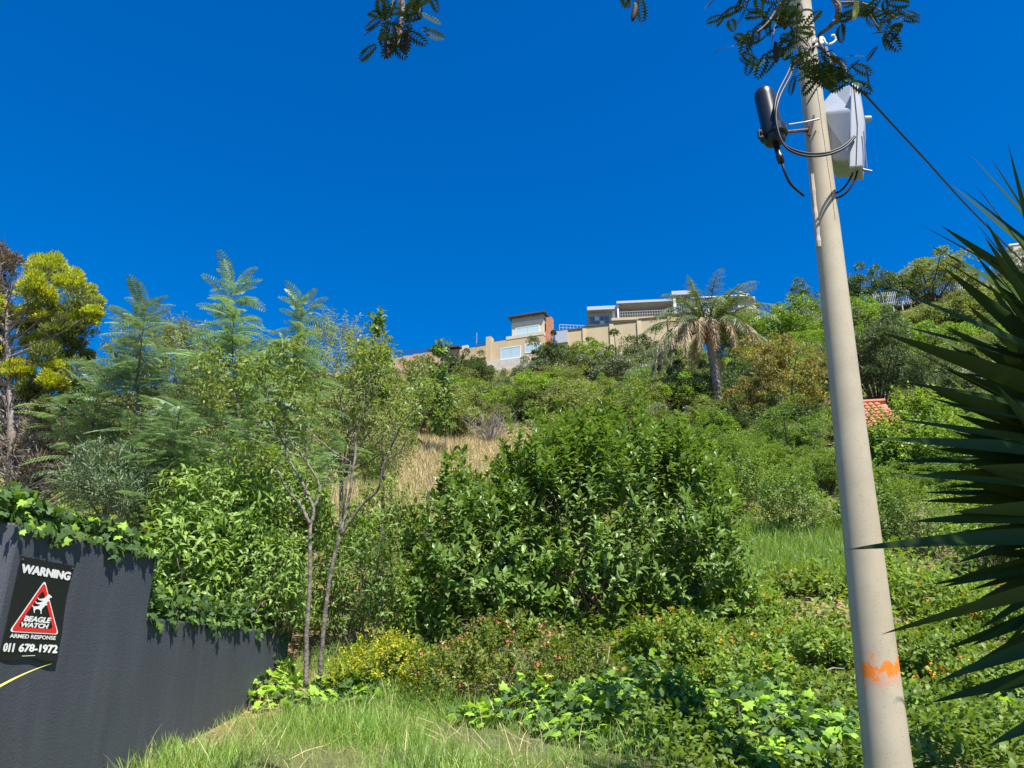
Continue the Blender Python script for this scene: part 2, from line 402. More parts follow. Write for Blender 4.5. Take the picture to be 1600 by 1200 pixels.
def mat_wall():
    m, n, out = _new('wall_paint')
    p = n.nodes.new('ShaderNodeBsdfPrincipled'); p.inputs['Roughness'].default_value = .62
    tc = n.nodes.new('ShaderNodeTexCoord')
    a = n.nodes.new('ShaderNodeTexNoise'); a.inputs['Scale'].default_value = 1.7; a.inputs['Detail'].default_value = 8
    mp = n.nodes.new('ShaderNodeMapping'); mp.inputs['Scale'].default_value = (3, 3, .8)
    n.links.new(tc.outputs['Object'], mp.inputs[0]); n.links.new(mp.outputs[0], a.inputs['Vector'])
    r = ramp(n, [(.3, (.047, .053, .066)), (.6, (.057, .064, .079)), (.8, (.070, .078, .093))]); n.links.new(a.outputs['Fac'], r.inputs[0])
    sp = n.nodes.new('ShaderNodeTexNoise'); sp.inputs['Scale'].default_value = 140; sp.inputs['Detail'].default_value = 3
    n.links.new(tc.outputs['Object'], sp.inputs['Vector'])
    r2 = ramp(n, [(.70, (0, 0, 0)), (.78, (1, 1, 1))]); n.links.new(sp.outputs['Fac'], r2.inputs[0])
    mx = n.nodes.new('ShaderNodeMix'); mx.data_type = 'RGBA'; n.links.new(r2.outputs[0], mx.inputs[0])
    n.links.new(r.outputs[0], mx.inputs[6]); mx.inputs[7].default_value = (.13, .14, .15, 1)
    st_ = n.nodes.new('ShaderNodeTexNoise'); st_.inputs['Scale'].default_value = 2.2; st_.inputs['Detail'].default_value = 7; st_.inputs['Roughness'].default_value = .65
    mp2 = n.nodes.new('ShaderNodeMapping'); mp2.inputs['Scale'].default_value = (4, 4, .5); n.links.new(tc.outputs['Object'], mp2.inputs[0]); n.links.new(mp2.outputs[0], st_.inputs['Vector'])
    r4 = ramp(n, [(.52, (0, 0, 0)), (.75, (.22, .22, .22))]); n.links.new(st_.outputs['Fac'], r4.inputs[0])
    m4 = n.nodes.new('ShaderNodeMix'); m4.data_type = 'RGBA'; n.links.new(r4.outputs[0], m4.inputs[0]); n.links.new(mx.outputs[2], m4.inputs[6]); m4.inputs[7].default_value = (.12, .125, .13, 1)
    n.links.new(m4.outputs[2], p.inputs['Base Color'])
    b1 = n.nodes.new('ShaderNodeTexNoise'); b1.inputs['Scale'].default_value = 75; b1.inputs['Detail'].default_value = 7; b1.inputs['Roughness'].default_value = .65
    n.links.new(tc.outputs['Object'], b1.inputs['Vector'])
    bp = n.nodes.new('ShaderNodeBump'); bp.inputs['Strength'].default_value = .28; bp.inputs['Distance'].default_value = .02
    n.links.new(b1.outputs['Fac'], bp.inputs['Height']); n.links.new(bp.outputs[0], p.inputs['Normal'])
    n.links.new(p.outputs[0], out.inputs[0]); return m
mat_wall()
def mat_ground():
    m, n, out = _new('hill_soil')
    p = n.nodes.new('ShaderNodeBsdfPrincipled'); p.inputs['Roughness'].default_value = .95
    tc = n.nodes.new('ShaderNodeTexCoord')
    a = n.nodes.new('ShaderNodeTexNoise'); a.inputs['Scale'].default_value = .35; a.inputs['Detail'].default_value = 10
    n.links.new(tc.outputs['Object'], a.inputs['Vector'])
    r = ramp(n, [(.32, (.07, .085, .03)), (.5, (.13, .12, .05)), (.62, (.26, .19, .09)), (.75, (.36, .20, .11))]); n.links.new(a.outputs['Fac'], r.inputs[0])
    b = n.nodes.new('ShaderNodeTexNoise'); b.inputs['Scale'].default_value = 9; b.inputs['Detail'].default_value = 8
    n.links.new(tc.outputs['Object'], b.inputs['Vector'])
    mx = n.nodes.new('ShaderNodeMix'); mx.data_type = 'RGBA'; mx.blend_type = 'MULTIPLY'; mx.inputs[0].default_value = .7
    r2 = ramp(n, [(.3, (.5, .5, .5)), (.7, (1.2, 1.2, 1.1))]); n.links.new(b.outputs['Fac'], r2.inputs[0])
    n.links.new(r.outputs[0], mx.inputs[6]); n.links.new(r2.outputs[0], mx.inputs[7]); n.links.new(mx.outputs[2], p.inputs['Base Color'])
    bp = n.nodes.new('ShaderNodeBump'); bp.inputs['Strength'].default_value = .7; bp.inputs['Distance'].default_value = .08
    n.links.new(b.outputs['Fac'], bp.inputs['Height']); n.links.new(bp.outputs[0], p.inputs['Normal'])
    n.links.new(p.outputs[0], out.inputs[0]); return m
mat_ground()
def mat_pole():
    m, n, out = _new('pole_concrete')
    p = n.nodes.new('ShaderNodeBsdfPrincipled'); p.inputs['Roughness'].default_value = .8
    tc = n.nodes.new('ShaderNodeTexCoord')
    a = n.nodes.new('ShaderNodeTexNoise'); a.inputs['Scale'].default_value = 5; a.inputs['Detail'].default_value = 8
    n.links.new(tc.outputs['Object'], a.inputs['Vector'])
    r = ramp(n, [(.3, (.385, .335, .245)), (.7, (.47, .412, .31))]); n.links.new(a.outputs['Fac'], r.inputs[0])
    v = n.nodes.new('ShaderNodeTexVoronoi'); v.inputs['Scale'].default_value = 90
    n.links.new(tc.outputs['Object'], v.inputs['Vector'])
    rv = ramp(n, [(.10, (1, 1, 1)), (.20, (0, 0, 0))]); n.links.new(v.outputs['Distance'], rv.inputs[0])
    sel = n.nodes.new('ShaderNodeMath'); sel.operation = 'GREATER_THAN'; sel.inputs[1].default_value = .42
    n.links.new(v.outputs['Color'], sel.inputs[0])
    ml = n.nodes.new('ShaderNodeMath'); ml.operation = 'MULTIPLY'; n.links.new(rv.outputs[0], ml.inputs[0]); n.links.new(sel.outputs[0], ml.inputs[1])
    mx = n.nodes.new('ShaderNodeMix'); mx.data_type = 'RGBA'; n.links.new(ml.outputs[0], mx.inputs[0])
    n.links.new(r.outputs[0], mx.inputs[6]); mx.inputs[7].default_value = (.12, .09, .06, 1)
    # worn orange paint mark: a band in height, ragged by noise, facing the street
    sx = n.nodes.new('ShaderNodeSeparateXYZ'); n.links.new(tc.outputs['Object'], sx.inputs[0])
    pn = n.nodes.new('ShaderNodeTexNoise'); pn.inputs['Scale'].default_value = 13; pn.inputs['Detail'].default_value = 6; pn.inputs['Roughness'].default_value = .7
    n.links.new(tc.outputs['Object'], pn.inputs['Vector'])
    def band(center, half, soft):
        d = n.nodes.new('ShaderNodeMath'); d.operation = 'SUBTRACT'; n.links.new(sx.outputs['Z'], d.inputs[0]); d.inputs[1].default_value = center
        ab = n.nodes.new('ShaderNodeMath'); ab.operation = 'ABSOLUTE'; n.links.new(d.outputs[0], ab.inputs[0])
        mr = n.nodes.new('ShaderNodeMapRange'); n.links.new(ab.outputs[0], mr.inputs[0])
        mr.inputs[1].default_value = half; mr.inputs[2].default_value = half + soft; mr.inputs[3].default_value = 1; mr.inputs[4].default_value = 0
        return mr.outputs[0]
    def mask(bd, thr, w):
        ad = n.nodes.new('ShaderNodeMath'); ad.operation = 'MULTIPLY_ADD'; n.links.new(bd, ad.inputs[0]); ad.inputs[1].default_value = .5
        nc = n.nodes.new('ShaderNodeMath'); nc.operation = 'MULTIPLY_ADD'; nc.inputs[1].default_value = 2.0; nc.inputs[2].default_value = -.5; n.links.new(pn.outputs['Fac'], nc.inputs[0]); n.links.new(nc.outputs[0], ad.inputs[2])
        rr = ramp(n, [(thr, (0, 0, 0)), (thr + w, (1, 1, 1))]); n.links.new(ad.outputs[0], rr.inputs[0])
        # only on the street side
        cx = n.nodes.new('ShaderNodeMath'); cx.operation = 'LESS_THAN'; n.links.new(sx.outputs['Y'], cx.inputs[0]); cx.inputs[1].default_value = -.045
        gt = n.nodes.new('ShaderNodeMath'); gt.operation = 'GREATER_THAN'; gt.inputs[1].default_value = .04; n.links.new(bd, gt.inputs[0])
        m0 = n.nodes.new('ShaderNodeMath'); m0.operation = 'MULTIPLY'; n.links.new(rr.outputs[0], m0.inputs[0]); n.links.new(gt.outputs[0], m0.inputs[1])
        mm = n.nodes.new('ShaderNodeMath'); mm.operation = 'MULTIPLY'; n.links.new(m0.outputs[0], mm.inputs[0]); n.links.new(cx.outputs[0], mm.inputs[1])
        return mm.outputs[0]
    ORZ = POLE_ORANGE
    m1 = mask(band(ORZ - .02, .02, .13), .72, .2); m2 = mask(band(ORZ, .0, .085), .80, .02)
    x1 = n.nodes.new('ShaderNodeMix'); x1.data_type = 'RGBA'; f1 = n.nodes.new('ShaderNodeMath'); f1.operation = 'MULTIPLY'; f1.inputs[1].default_value = .5
    n.links.new(m1, f1.inputs[0]); n.links.new(f1.outputs[0], x1.inputs[0]); n.links.new(mx.outputs[2], x1.inputs[6]); x1.inputs[7].default_value = (.62, .24, .15, 1)
    x2 = n.nodes.new('ShaderNodeMix'); x2.data_type = 'RGBA'; n.links.new(m2, x2.inputs[0]); n.links.new(x1.outputs[2], x2.inputs[6]); x2.inputs[7].default_value = (.80, .20, .012, 1)
    n.links.new(x2.outputs[2], p.inputs['Base Color'])
    bp = n.nodes.new('ShaderNodeBump'); bp.inputs['Strength'].default_value = .35; bp.inputs['Distance'].default_value = .01; bp.invert = True
    n.links.new(ml.outputs[0], bp.inputs['Height']); n.links.new(bp.outputs[0], p.inputs['Normal'])
    n.links.new(p.outputs[0], out.inputs[0]); return m

M = MATS
# ------------------------------------------------------------------ ground sheet
def build_ground():
    def axis(segs):
        a = []
        for x0, x1, st in segs: a += list(np.arange(x0, x1, st))
        return np.array(a)
    xs = axis([(-1500, -300, 200), (-300, -100, 20), (-100, -20, 2), (-20, -6, .5), (-6, 6, .14), (6, 20, .5), (20, 100, 2), (100, 300, 20), (300, 1501, 200)])
    ys = axis([(-600, -60, 90), (-60, -5, 5), (-5, 2, .5), (2, 10, .14), (10, 30, .4), (30, 110, 1.2), (110, 300, 12), (300, 1501, 150)])
    X, Y = np.meshgrid(xs, ys); Z = terrain(X, Y)
    V = np.stack([X, Y, Z], -1).reshape(-1, 3); nx, ny = len(xs), len(ys)
    i, j = np.meshgrid(np.arange(nx - 1), np.arange(ny - 1)); a = (j * nx + i).ravel()
    F = np.concatenate([np.stack([a, a + 1, a + nx + 1], 1), np.stack([a, a + nx + 1, a + nx], 1)])
    tag(mobj('ground', tri_mesh('ground', V, F, True), M['hill_soil']), kind='structure')
build_ground()

# ------------------------------------------------------------------ boundary wall
def wp(s, d, z):        # along wall, out of the wall face (street side +), height
    return Vector((WX0 + WT[0]*s + WT[1]*d, WY0 + WT[1]*s - WT[0]*d, z))
def build_wall():
    t = thing('boundary_wall', 'dark charcoal plastered garden wall stepping down beside the grass bank', 'wall', wp(0, 0, 0))
    o = t.location
    prof = [(0, 0), (3.75, 0), (3.75, 1.915), (1.30, 1.915), (1.30, 2.31), (0, 2.31)]; n_ = wp(0, -.2, 0) - wp(0, 0, 0)
    mb = MB(o); mb.poly([wp(a, 0, z) for a, z in prof], n_); mb.build('stepped_section', M['wall_paint'], t, bevel=.012)
    # return leg running left from the corner, facing the street
    mb = MB(o); a = wp(0, 0, 0); b = wp(.2, -.2, 0)
    mb.poly([(a.x - .005, a.y - .002, 0), (b.x, b.y, 0), (a.x - 3.2, a.y - 1.0 + .25, 0), (a.x - 3.2, a.y - 1.0, 0)][::-1], (0, 0, 2.315))
    mb.build('return_section', M['wall_paint'], t, bevel=.012)
    return t
build_wall()

# ------------------------------------------------------------------ warning sign on the wall
def build_sign():
    s0, s1, z0, z1 = .055, .475, 1.640, 2.150; W = s1 - s0; H = z1 - z0
    t = thing('warning_sign', 'black warning sign with red triangle and white lettering on the dark wall', 'sign', wp((s0 + s1)/2, 0, z0))
    o = t.location
    def warp(a, b, lift):      # a,b in 0..1 (b up) -> world, gentle curl
        bow = .004 + .007 * (math.sin(b * 5.2 + .6) * .5 + .5) * (.35 + .65 * a) + .012 * max(0, .14 - b) / .14 * (a - .2)
        edge = .012 * math.sin(b * 7 + .3) * max(0, a - .75)/.25 * .5
        bot = -.008 * math.sin(a * 9) * max(0, .1 - b) / .1
        return wp(s0 + W * a + edge, bow + lift, z0 + H * b + bot) - o
    nx, ny = 14, 24
    V = [warp(i/nx, j/ny, 0) for j in range(ny+1) for i in range(nx+1)]
    F = [(j*(nx+1)+i, j*(nx+1)+i+1, (j+1)*(nx+1)+i+1, (j+1)*(nx+1)+i) for j in range(ny) for i in range(nx)]
    me = bpy.data.meshes.new('panel'); me.from_pydata([tuple(v) for v in V], [], F)
    p = mobj('panel', me, M['sign_black'], t); md = p.modifiers.new('solid', 'SOLIDIFY'); md.thickness = .0015; md.offset = -1
    def flat(name, polys, mat, lift):
        vs = []; fs = []
        for pl in polys:
            b = len(vs); vs += [tuple(warp(a, c, lift)) for a, c in pl]; fs.append(tuple(range(b, b + len(pl))))
        me = bpy.data.meshes.new(name); me.from_pydata(vs, [], fs); return mobj(name, me, mat, t)
    def ring(name, corners, t_in, t_out, mat, lift, n=7, rr=.05):
        # rounded triangle ring between two offsets
        A = H / W
        C = [np.array((a, b * A)) for a, b in corners]; cen = sum(C) / 3
        def outline(k):
            pts = []
            P = [cen + (c - cen) * k for c in C]
            for i in range(3):
                p0, p1, p2 = P[i-1], P[i], P[(i+1) % 3]
                a = p1 + (p0 - p1) / np.linalg.norm(p0 - p1) * rr * 1.3; b = p1 + (p2 - p1) / np.linalg.norm(p2 - p1) * rr * 1.3
                for q in range(n):
                    u = q / (n - 1); pts.append((1-u)**2 * a + 2*u*(1-u) * p1 + u*u * b)
                nx_ = P[(i+1) % 3]; a2 = nx_ + (p1 - nx_) / np.linalg.norm(p1 - nx_) * rr * 1.3
                for q in range(1, 10): pts.append(b + (a2 - b) * q / 10)
            return [(x, y / A) for x, y in pts]
        o_, i_ = outline(t_out), outline(t_in); m = len(o_)
        flat(name, [(o_[k], o_[(k+1) % m], i_[(k+1) % m], i_[k]) for k in range(m)], mat, lift)
    tri = [(.50, .775), (.095, .275), (.905, .275)]
    ring('triangle_outline', tri, 1.0, 1.09, M['sign_white'], .0016); ring('red_triangle', tri, .78, 1.02, M['sign_red'], .0026)
    def text(name, s, a0, a1, b0, b1, bold=0., shear=0., lift=.003, fat=.0):
        c = bpy.data.curves.new(name, 'FONT'); c.body = s; c.size = 1; c.offset = bold; c.shear = shear; c.resolution_u = 3
        tmp = bpy.data.objects.new(name, c); COL.objects.link(tmp)
        bpy.context.view_layer.update(); dg = bpy.context.evaluated_depsgraph_get()
        me0 = bpy.data.meshes.new_from_object(tmp.evaluated_get(dg)); bpy.data.objects.remove(tmp); bpy.data.curves.remove(c)
        co = np.array([v.co for v in me0.vertices]); mn, mxx = co.min(0), co.max(0); F0 = [tuple(p.vertices) for p in me0.polygons]; V1 = []; F1 = []
        for k, (dx, dy) in enumerate(((0, 0), (-1, 0), (1, 0), (0, .5), (0, -.5)) if fat else ((0, 0),)):
            b_ = len(V1)
            for q in co:
                a = a0 + (a1 - a0) * (q[0] - mn[0]) / (mxx[0] - mn[0]) + dx * fat; b = b0 + (b1 - b0) * (q[1] - mn[1]) / (mxx[1] - mn[1]) + dy * fat * W / H
                V1.append(tuple(warp(a, b, lift + .00012 * k)))
            F1 += [tuple(b_ + i for i in f) for f in F0]
        me = bpy.data.meshes.new(name); me.from_pydata(V1, [], F1); bpy.data.meshes.remove(me0); mobj(name, me, M['sign_white'], t)
    text('heading_lettering', 'WARNING', .045, .955, .84, .925, .012, fat=.011)
    text('name_lettering', 'BEAGLE', .265, .745, .372, .425, .01, .2, fat=.006); text('name_lettering', 'WATCH', .235, .72, .315, .360, .01, .2, fat=.006)
    text('lower_lettering', 'ARMED RESPONSE', .09, .89, .205, .243, .004, fat=.003); text('number_lettering', '011', .03, .195, .075, .152, .008, fat=.008); text('number_lettering', '678-1972', .285, .955, .075, .152, .008, fat=.008)
    flat('fine_print_line', [[(.36, .030), (.58, .030), (.58, .036), (.36, .036)]], M['sign_white'], .002)
    # emblem: three hounds running up to the right, nested over each other
    hd = [(.0, .10), (.12, .06), (.05, .02), (.20, .03), (.36, .06), (.50, .12), (.60, .22), (.68, .30), (.78, .31), (.86, .25), (.95, .22), (.94, .16), (.84, .14), (.78, .06), (.68, -.02), (.50, -.06), (.30, -.05), (.12, -.03)]
    A = [[(.42 + x*.28, .600 + y*.20) for x, y in hd], [(.39 + x*.28, .560 + y*.20) for x, y in hd]]
    low = hd[:-4] + [(.68, -.04), (.66, -.16), (.70, -.30), (.65, -.31), (.60, -.18), (.54, -.10), (.34, -.08), (.24, -.16), (.27, -.28), (.22, -.29), (.16, -.15), (.12, -.03)]
    A.append([(.35 + x*.29, .518 + y*.20) for x, y in low])
    flat('emblem', A, M['sign_white'], .0030)
    # corner screws
    for a, b in ((.03, .97), (.97, .97)):
        mb = MB(o); q = warp(a, b, .001) + o; n_ = wp(0, 1, 0) - wp(0, 0, 0); mb.tube([q, q + n_ * .004], .005, 8); mb.build('screw', M['steel'], t)
build_sign()

# ------------------------------------------------------------------ leaning concrete pole
PB = at(1388, 1200, 4.2); PT = at(1252, 0, 4.2)
POLE_DIR = (PT - PB).normalized()
PG = PB + (PB - PT) / (PT.z - PB.z) * (PB.z - 0.35)       # at the ground
def pole_pt(z): return PG + (PT - PB) * ((z - PG.z) / (PT.z - PB.z))
def pole_r(z): return float(np.interp(z, [0, 1.13, 3.17, 6.15, 8], [.128, .113, .086, .064, .050]))
POLE_ORANGE = at(1368, 1045, 4.2).z - PG.z
mat_pole()
def build_pole():
    t = thing('utility_pole', 'leaning tapered concrete utility pole with worn orange paint mark', 'pole', PG)
    mb = MB(PG); zs = np.linspace(0.2, 7.8, 40)
    mb.tube([pole_pt(z) for z in zs], [pole_r(z) for z in zs], 28)
    mb.build('shaft', M['pole_concrete'], t, True)
    # long hairline cracks as thin recessed-looking dark seams
    for z0, z1, ang in ((4.25, 5.9, -1.25),):
        pts = []; mb = MB(PG)
        a = ang
        for z in np.linspace(z0, z1, 26):
            a += random.uniform(-.035, .035); p = pole_pt(z); r = pole_r(z) + .0003
            pts.append(p + Vector((math.cos(a) * r, math.sin(a) * r, 0)))
        mb.tube(pts, .0016, 4)
        mb.build('crack', M['rust_steel'], t)
    # shallow spalled sleeve on the left edge
    mb = MB(PG); pts = []; rad = []
    for z in np.linspace(4.08, 4.62, 14):
        p = pole_pt(z); r = pole_r(z); a = math.pi + .35
        pts.append(p + Vector((math.cos(a) * (r + .001), math.sin(a) * (r + .001), 0))); rad.append(.016 + random.uniform(-.004, .003))
    mb.tube(pts, rad, 8); mb.build('repair_patch', M['concrete_pale'], t)
    # wire band near top
    for z in (6.02, 5.86):
        mb = MB(PG); p = pole_pt(z); r = pole_r(z) + .004
        mb.tube([p + Vector((math.cos(a) * r, math.sin(a) * r, .02 * math.sin(a))) for a in np.linspace(0, 6.3, 24)], .004, 5)
        mb.build('wire_band', M['steel'], t)
build_pole()

def build_pole_gear():
    yd = 4.12
    # black dome closure
    top = at(1192, 139, 4.0); bot = at(1208, 207, 4.0); ax = (bot - top).normalized()
    t = thing('splice_closure', 'black domed cable joint canister hung on the left of the pole', 'cable joint', bot)
    mb = MB(bot); L = (bot - top).length; r = .066
    prof = [(0, .3), (.012, .72), (.035, .93), (.07, 1), (.30 , 1.0), (.31, 1.03), (.33, 1.0), (L / 1.0 - .02, 1.04)]
    mb.tube([top + ax * min(a, L) for a, _ in prof], [r * b for _, b in prof], 24); mb.build('dome', M['black_plastic'], t, True)
    mb = MB(bot); mb.tube([bot - ax * .03, bot - ax * .025, bot + ax * .03, bot + ax * .035], [r * 1.1, r * 1.32, r * 1.32, r * 1.1], 24); mb.build('collar', M['black_plastic'], t)
    mb = MB(bot); mb.tube([bot + ax * .03, bot + ax * .075, bot + ax * .085], [r * 1.02, r * .95, r * .5], 20); mb.build('base_cap', M['black_plastic'], t)
    mb = MB(bot); q = bot + Vector((-.075, -.02, -.03)); mb.tube([q, q + Vector((-.025, -.01, -.0))], .014, 8); mb.box(q.x - .03, q.x + .01, q.y - .012, q.y + .012, q.z - .03, q.z + .03); mb.build('clamp', M['black_plastic'], t)
    a = at(1212, 224, 4.0); b = at(1221, 254, 4.0); mb = MB(bot); mb.tube([a, a.lerp(b, .6), a.lerp(b, .65), b], [.019, .019, .024, .020], 12); mb.build('cable_gland', M['black_plastic'], t, True)
    # bracket arm to the pole
    pz = at(1245, 208, 4.2).z; pp = pole_pt(pz) + Vector((-pole_r(pz) * .9, -.03, 0))
    mb = MB(bot); mb.tube([bot + Vector((.05, 0, .0)), bot.lerp(pp, .7), pp], [.010, .012, .014], 8)
    mb.tube([pp + Vector((-.01, -.02, -.06)), pp + Vector((.005, -.03, .0)), pp + Vector((.03, -.05, .08))], [.012, .014, .006], 6)
    mb.build('bracket', M['rust_steel'], t)
    mb = MB(bot); mb.tube([at(1232, 195, 4.0), at(1258, 191, 4.06), at(1280, 186, 4.10)], .006, 6); mb.build('strap', M['steel'], t)

    # grey equipment box on the right of the pole
    c = at(1312, 190, 4.15); t = thing('equipment_box', 'light grey plastic equipment box on the right of the pole', 'box', c)
    def P(px, py, d=4.05): return at(px, py, d)
    back = Vector((.16, .20, 0))
    low = [P(1281, 176, 4.26), P(1289, 252, 4.26), P(1331, 247, 4.03), P(1331, 172, 4.03)]; up_ = [P(1285, 160, 4.33), P(1302, 140, 4.36), P(1331, 131, 4.16)]
    mb = MB(c); V0 = low + up_; b0 = len(mb.v); mb.v += [p - c for p in V0] + [p + (back if i < 4 else back * .55) - c for i, p in enumerate(V0)]
    mb.f += [(0, 1, 2, 3), (0, 3, 6, 5, 4), (7, 10, 9, 8), (7, 11, 12, 13, 10), (1, 0, 7, 8), (2, 1, 8, 9), (3, 2, 9, 10), (6, 3, 10, 13), (5, 6, 13, 12), (4, 5, 12, 11), (0, 4, 11, 7)]
    mb.build('body', M['box_grey'], t, bevel=.014)
    lid = [P(1329.5, 131, 4.035), P(1327, 262, 4.035), P(1348, 260, 4.035), P(1352, 192, 4.035), P(1342, 128, 4.035), P(1337, 125, 4.035)]
    mb = MB(c); mb.poly(lid[::-1], (.07, .15, 0)); 
    o = mb.build('lid', M['box_grey'], t, bevel=.01)
    seam = MB(c); seam.tube([P(1334, 132, 4.030), P(1340, 195, 4.030), P(1338, 258, 4.030)], .0022, 5); seam.build('seam', M['frame_dark'], o)
    k = P(1350, 186, 4.15); mb = MB(c); mb.tube([k, k + Vector((.045, 0, .002))], .020, 14); mb.build('latch_knob', M['box_grey'], t, bevel=.003)
    mb = MB(c); a, b = P(1349, 205, 4.02), P(1355, 264, 4.02); mb.tube([a, b], .0035, 6); mb.tube([P(1348, 265, 4.02), P(1362, 268, 4.02)], .008, 8)
    mb.build('hanging_pin', M['steel'], t)

    # cables, each its own thing
    def cable(label, pts, r, mat, n=12):
        w_ = bez(pts, n); o = w_[0]; mb = MB(o); mb.tube(w_, r, 7); ob = mb.build('cable', M[mat], None, True, o)
        tag(ob, label, 'cable', 'cables on the pole')
    pl = pole_pt(at(1245, 100, 4.2).z)
    cable('upper of two grey cables looping round the pole into the box', [at(1240, 88, 4.12), at(1232, 112, 4.0), at(1214, 150, 3.92), at(1211, 185, 3.90), at(1222, 222, 3.90), at(1252, 238, 3.92), at(1290, 239, 3.95), at(1318, 228, 3.98), at(1334, 213, 4.025)], .0075, 'cable_grey')
    cable('lower of two grey cables looping round the pole into the box', [at(1243, 92, 4.12), at(1236, 116, 4.0), at(1217, 155, 3.90), at(1213, 190, 3.88), at(1226, 228, 3.88), at(1256, 243, 3.90), at(1292, 242, 3.94), at(1321, 230, 3.97), at(1336, 214, 4.022)], .0075, 'cable_grey')
    cable('black cable drooping from the domed joint to the pole', [at(1221, 250, 4.0), at(1226, 268, 4.0), at(1236, 288, 4.03), at(1256, 306, 4.10)], .0085, 'cable_black')
    cable('inner black cable curving from the box bottom to the pole', [at(1337, 255, 4.1), at(1330, 276, 4.1), at(1316, 296, 4.13), at(1295, 306, 4.18)], .0075, 'cable_black')
    cable('outer black cable curving from the box bottom to the pole', [at(1342, 255, 4.08), at(1336, 280, 4.08), at(1320, 303, 4.11), at(1296, 313, 4.17)], .0075, 'cable_black')
    # drop wire to the right
    a, b = at(1262, 55, 4.15), at(1345, 140, 4.35)
    w_ = bez([at(1268, 66, 4.18), at(1310, 98, 4.3), b, at(1440, 243, 5.2), at(1575, 386, 7.0), at(1800, 600, 12.0)], 10)
    mb = MB(w_[0]); mb.tube(w_, [.009] * 22 + [.0085] * (len(w_) - 22), 6); tag(mb.build('drop_wire', M['cable_black'], None, True, w_[0]), 'black overhead wire sloping down to the right from the pole top', 'wire')
    # anchor plate and pigtail hook
    c = at(1280, 68, 4.12); t = thing('anchor_bracket', 'small pale metal bracket with curled hook high on the pole', 'bracket', c)
    mb = MB(c); mb.poly([at(1262, 66, 4.14), at(1270, 72, 4.14), at(1288, 66, 4.14), at(1286, 56, 4.14), at(1277, 58, 4.14)], (0, .02, 0)); mb.build('plate', M['frame_white'], t)
    hk = bez([at(1287, 60, 4.14), at(1291, 68, 4.14), at(1299, 68, 4.14), at(1306, 62, 4.14), at(1303, 55, 4.14), at(1299, 56, 4.14)], 6)
    mb = MB(c); mb.tube(hk, .007, 7); mb.build('hook', M['frame_white'], t, True)
build_pole_gear()

# ------------------------------------------------------------------ hilltop buildings
def frame_obj(name, label, cat, p, rz, group=None):
    return thing(name, label, cat, p, group, rz)
def bpart(name, par, mat, *b, bevel=0): 
    mb = MB()
    for q in (b if hasattr(b[0], '__len__') else [b]): mb.box(*q)
    return mb.build(name, M[mat], par, bevel=bevel)
def window(par, x0, x1, z0, z1, y, panes=2, glass='glass_pale', fr='frame_white', fw=.09):
    w_ = bpart('window', par, fr, (x0, x0+fw, y-.05, y+.04, z0, z1), (x1-fw, x1, y-.05, y+.04, z0, z1), (x0+fw, x1-fw, y-.05, y+.04, z0, z0+fw), (x0+fw, x1-fw, y-.05, y+.04, z1-fw, z1))
    n = panes; ww = (x1 - x0 - 2*fw) / n
    for i in range(n):
        a = x0 + fw + ww*i
        bpart('pane', w_, glass, a + .025, a + ww - .025, y - .02, y + .02, z0 + fw, z1 - fw)
def railing(par, x0, x1, y, z0, h, n, mat):
    bpart('handrail', par, mat, x0, x1, y-.03, y+.03, z0+h-.06, z0+h); 
    bpart('mid_rail', par, mat, x0, x1, y-.015, y+.015, z0+h*.5, z0+h*.5+.04)
    pm = MB().box(-.025, .025, -.024, .024, 0, h-.062).mesh('baluster'); pm.materials.append(M[mat])
    for i in range(n): mobj('baluster', pm, None, par, (x0 + .03 + (x1 - x0 - .06) * i / (n - 1), y, z0))

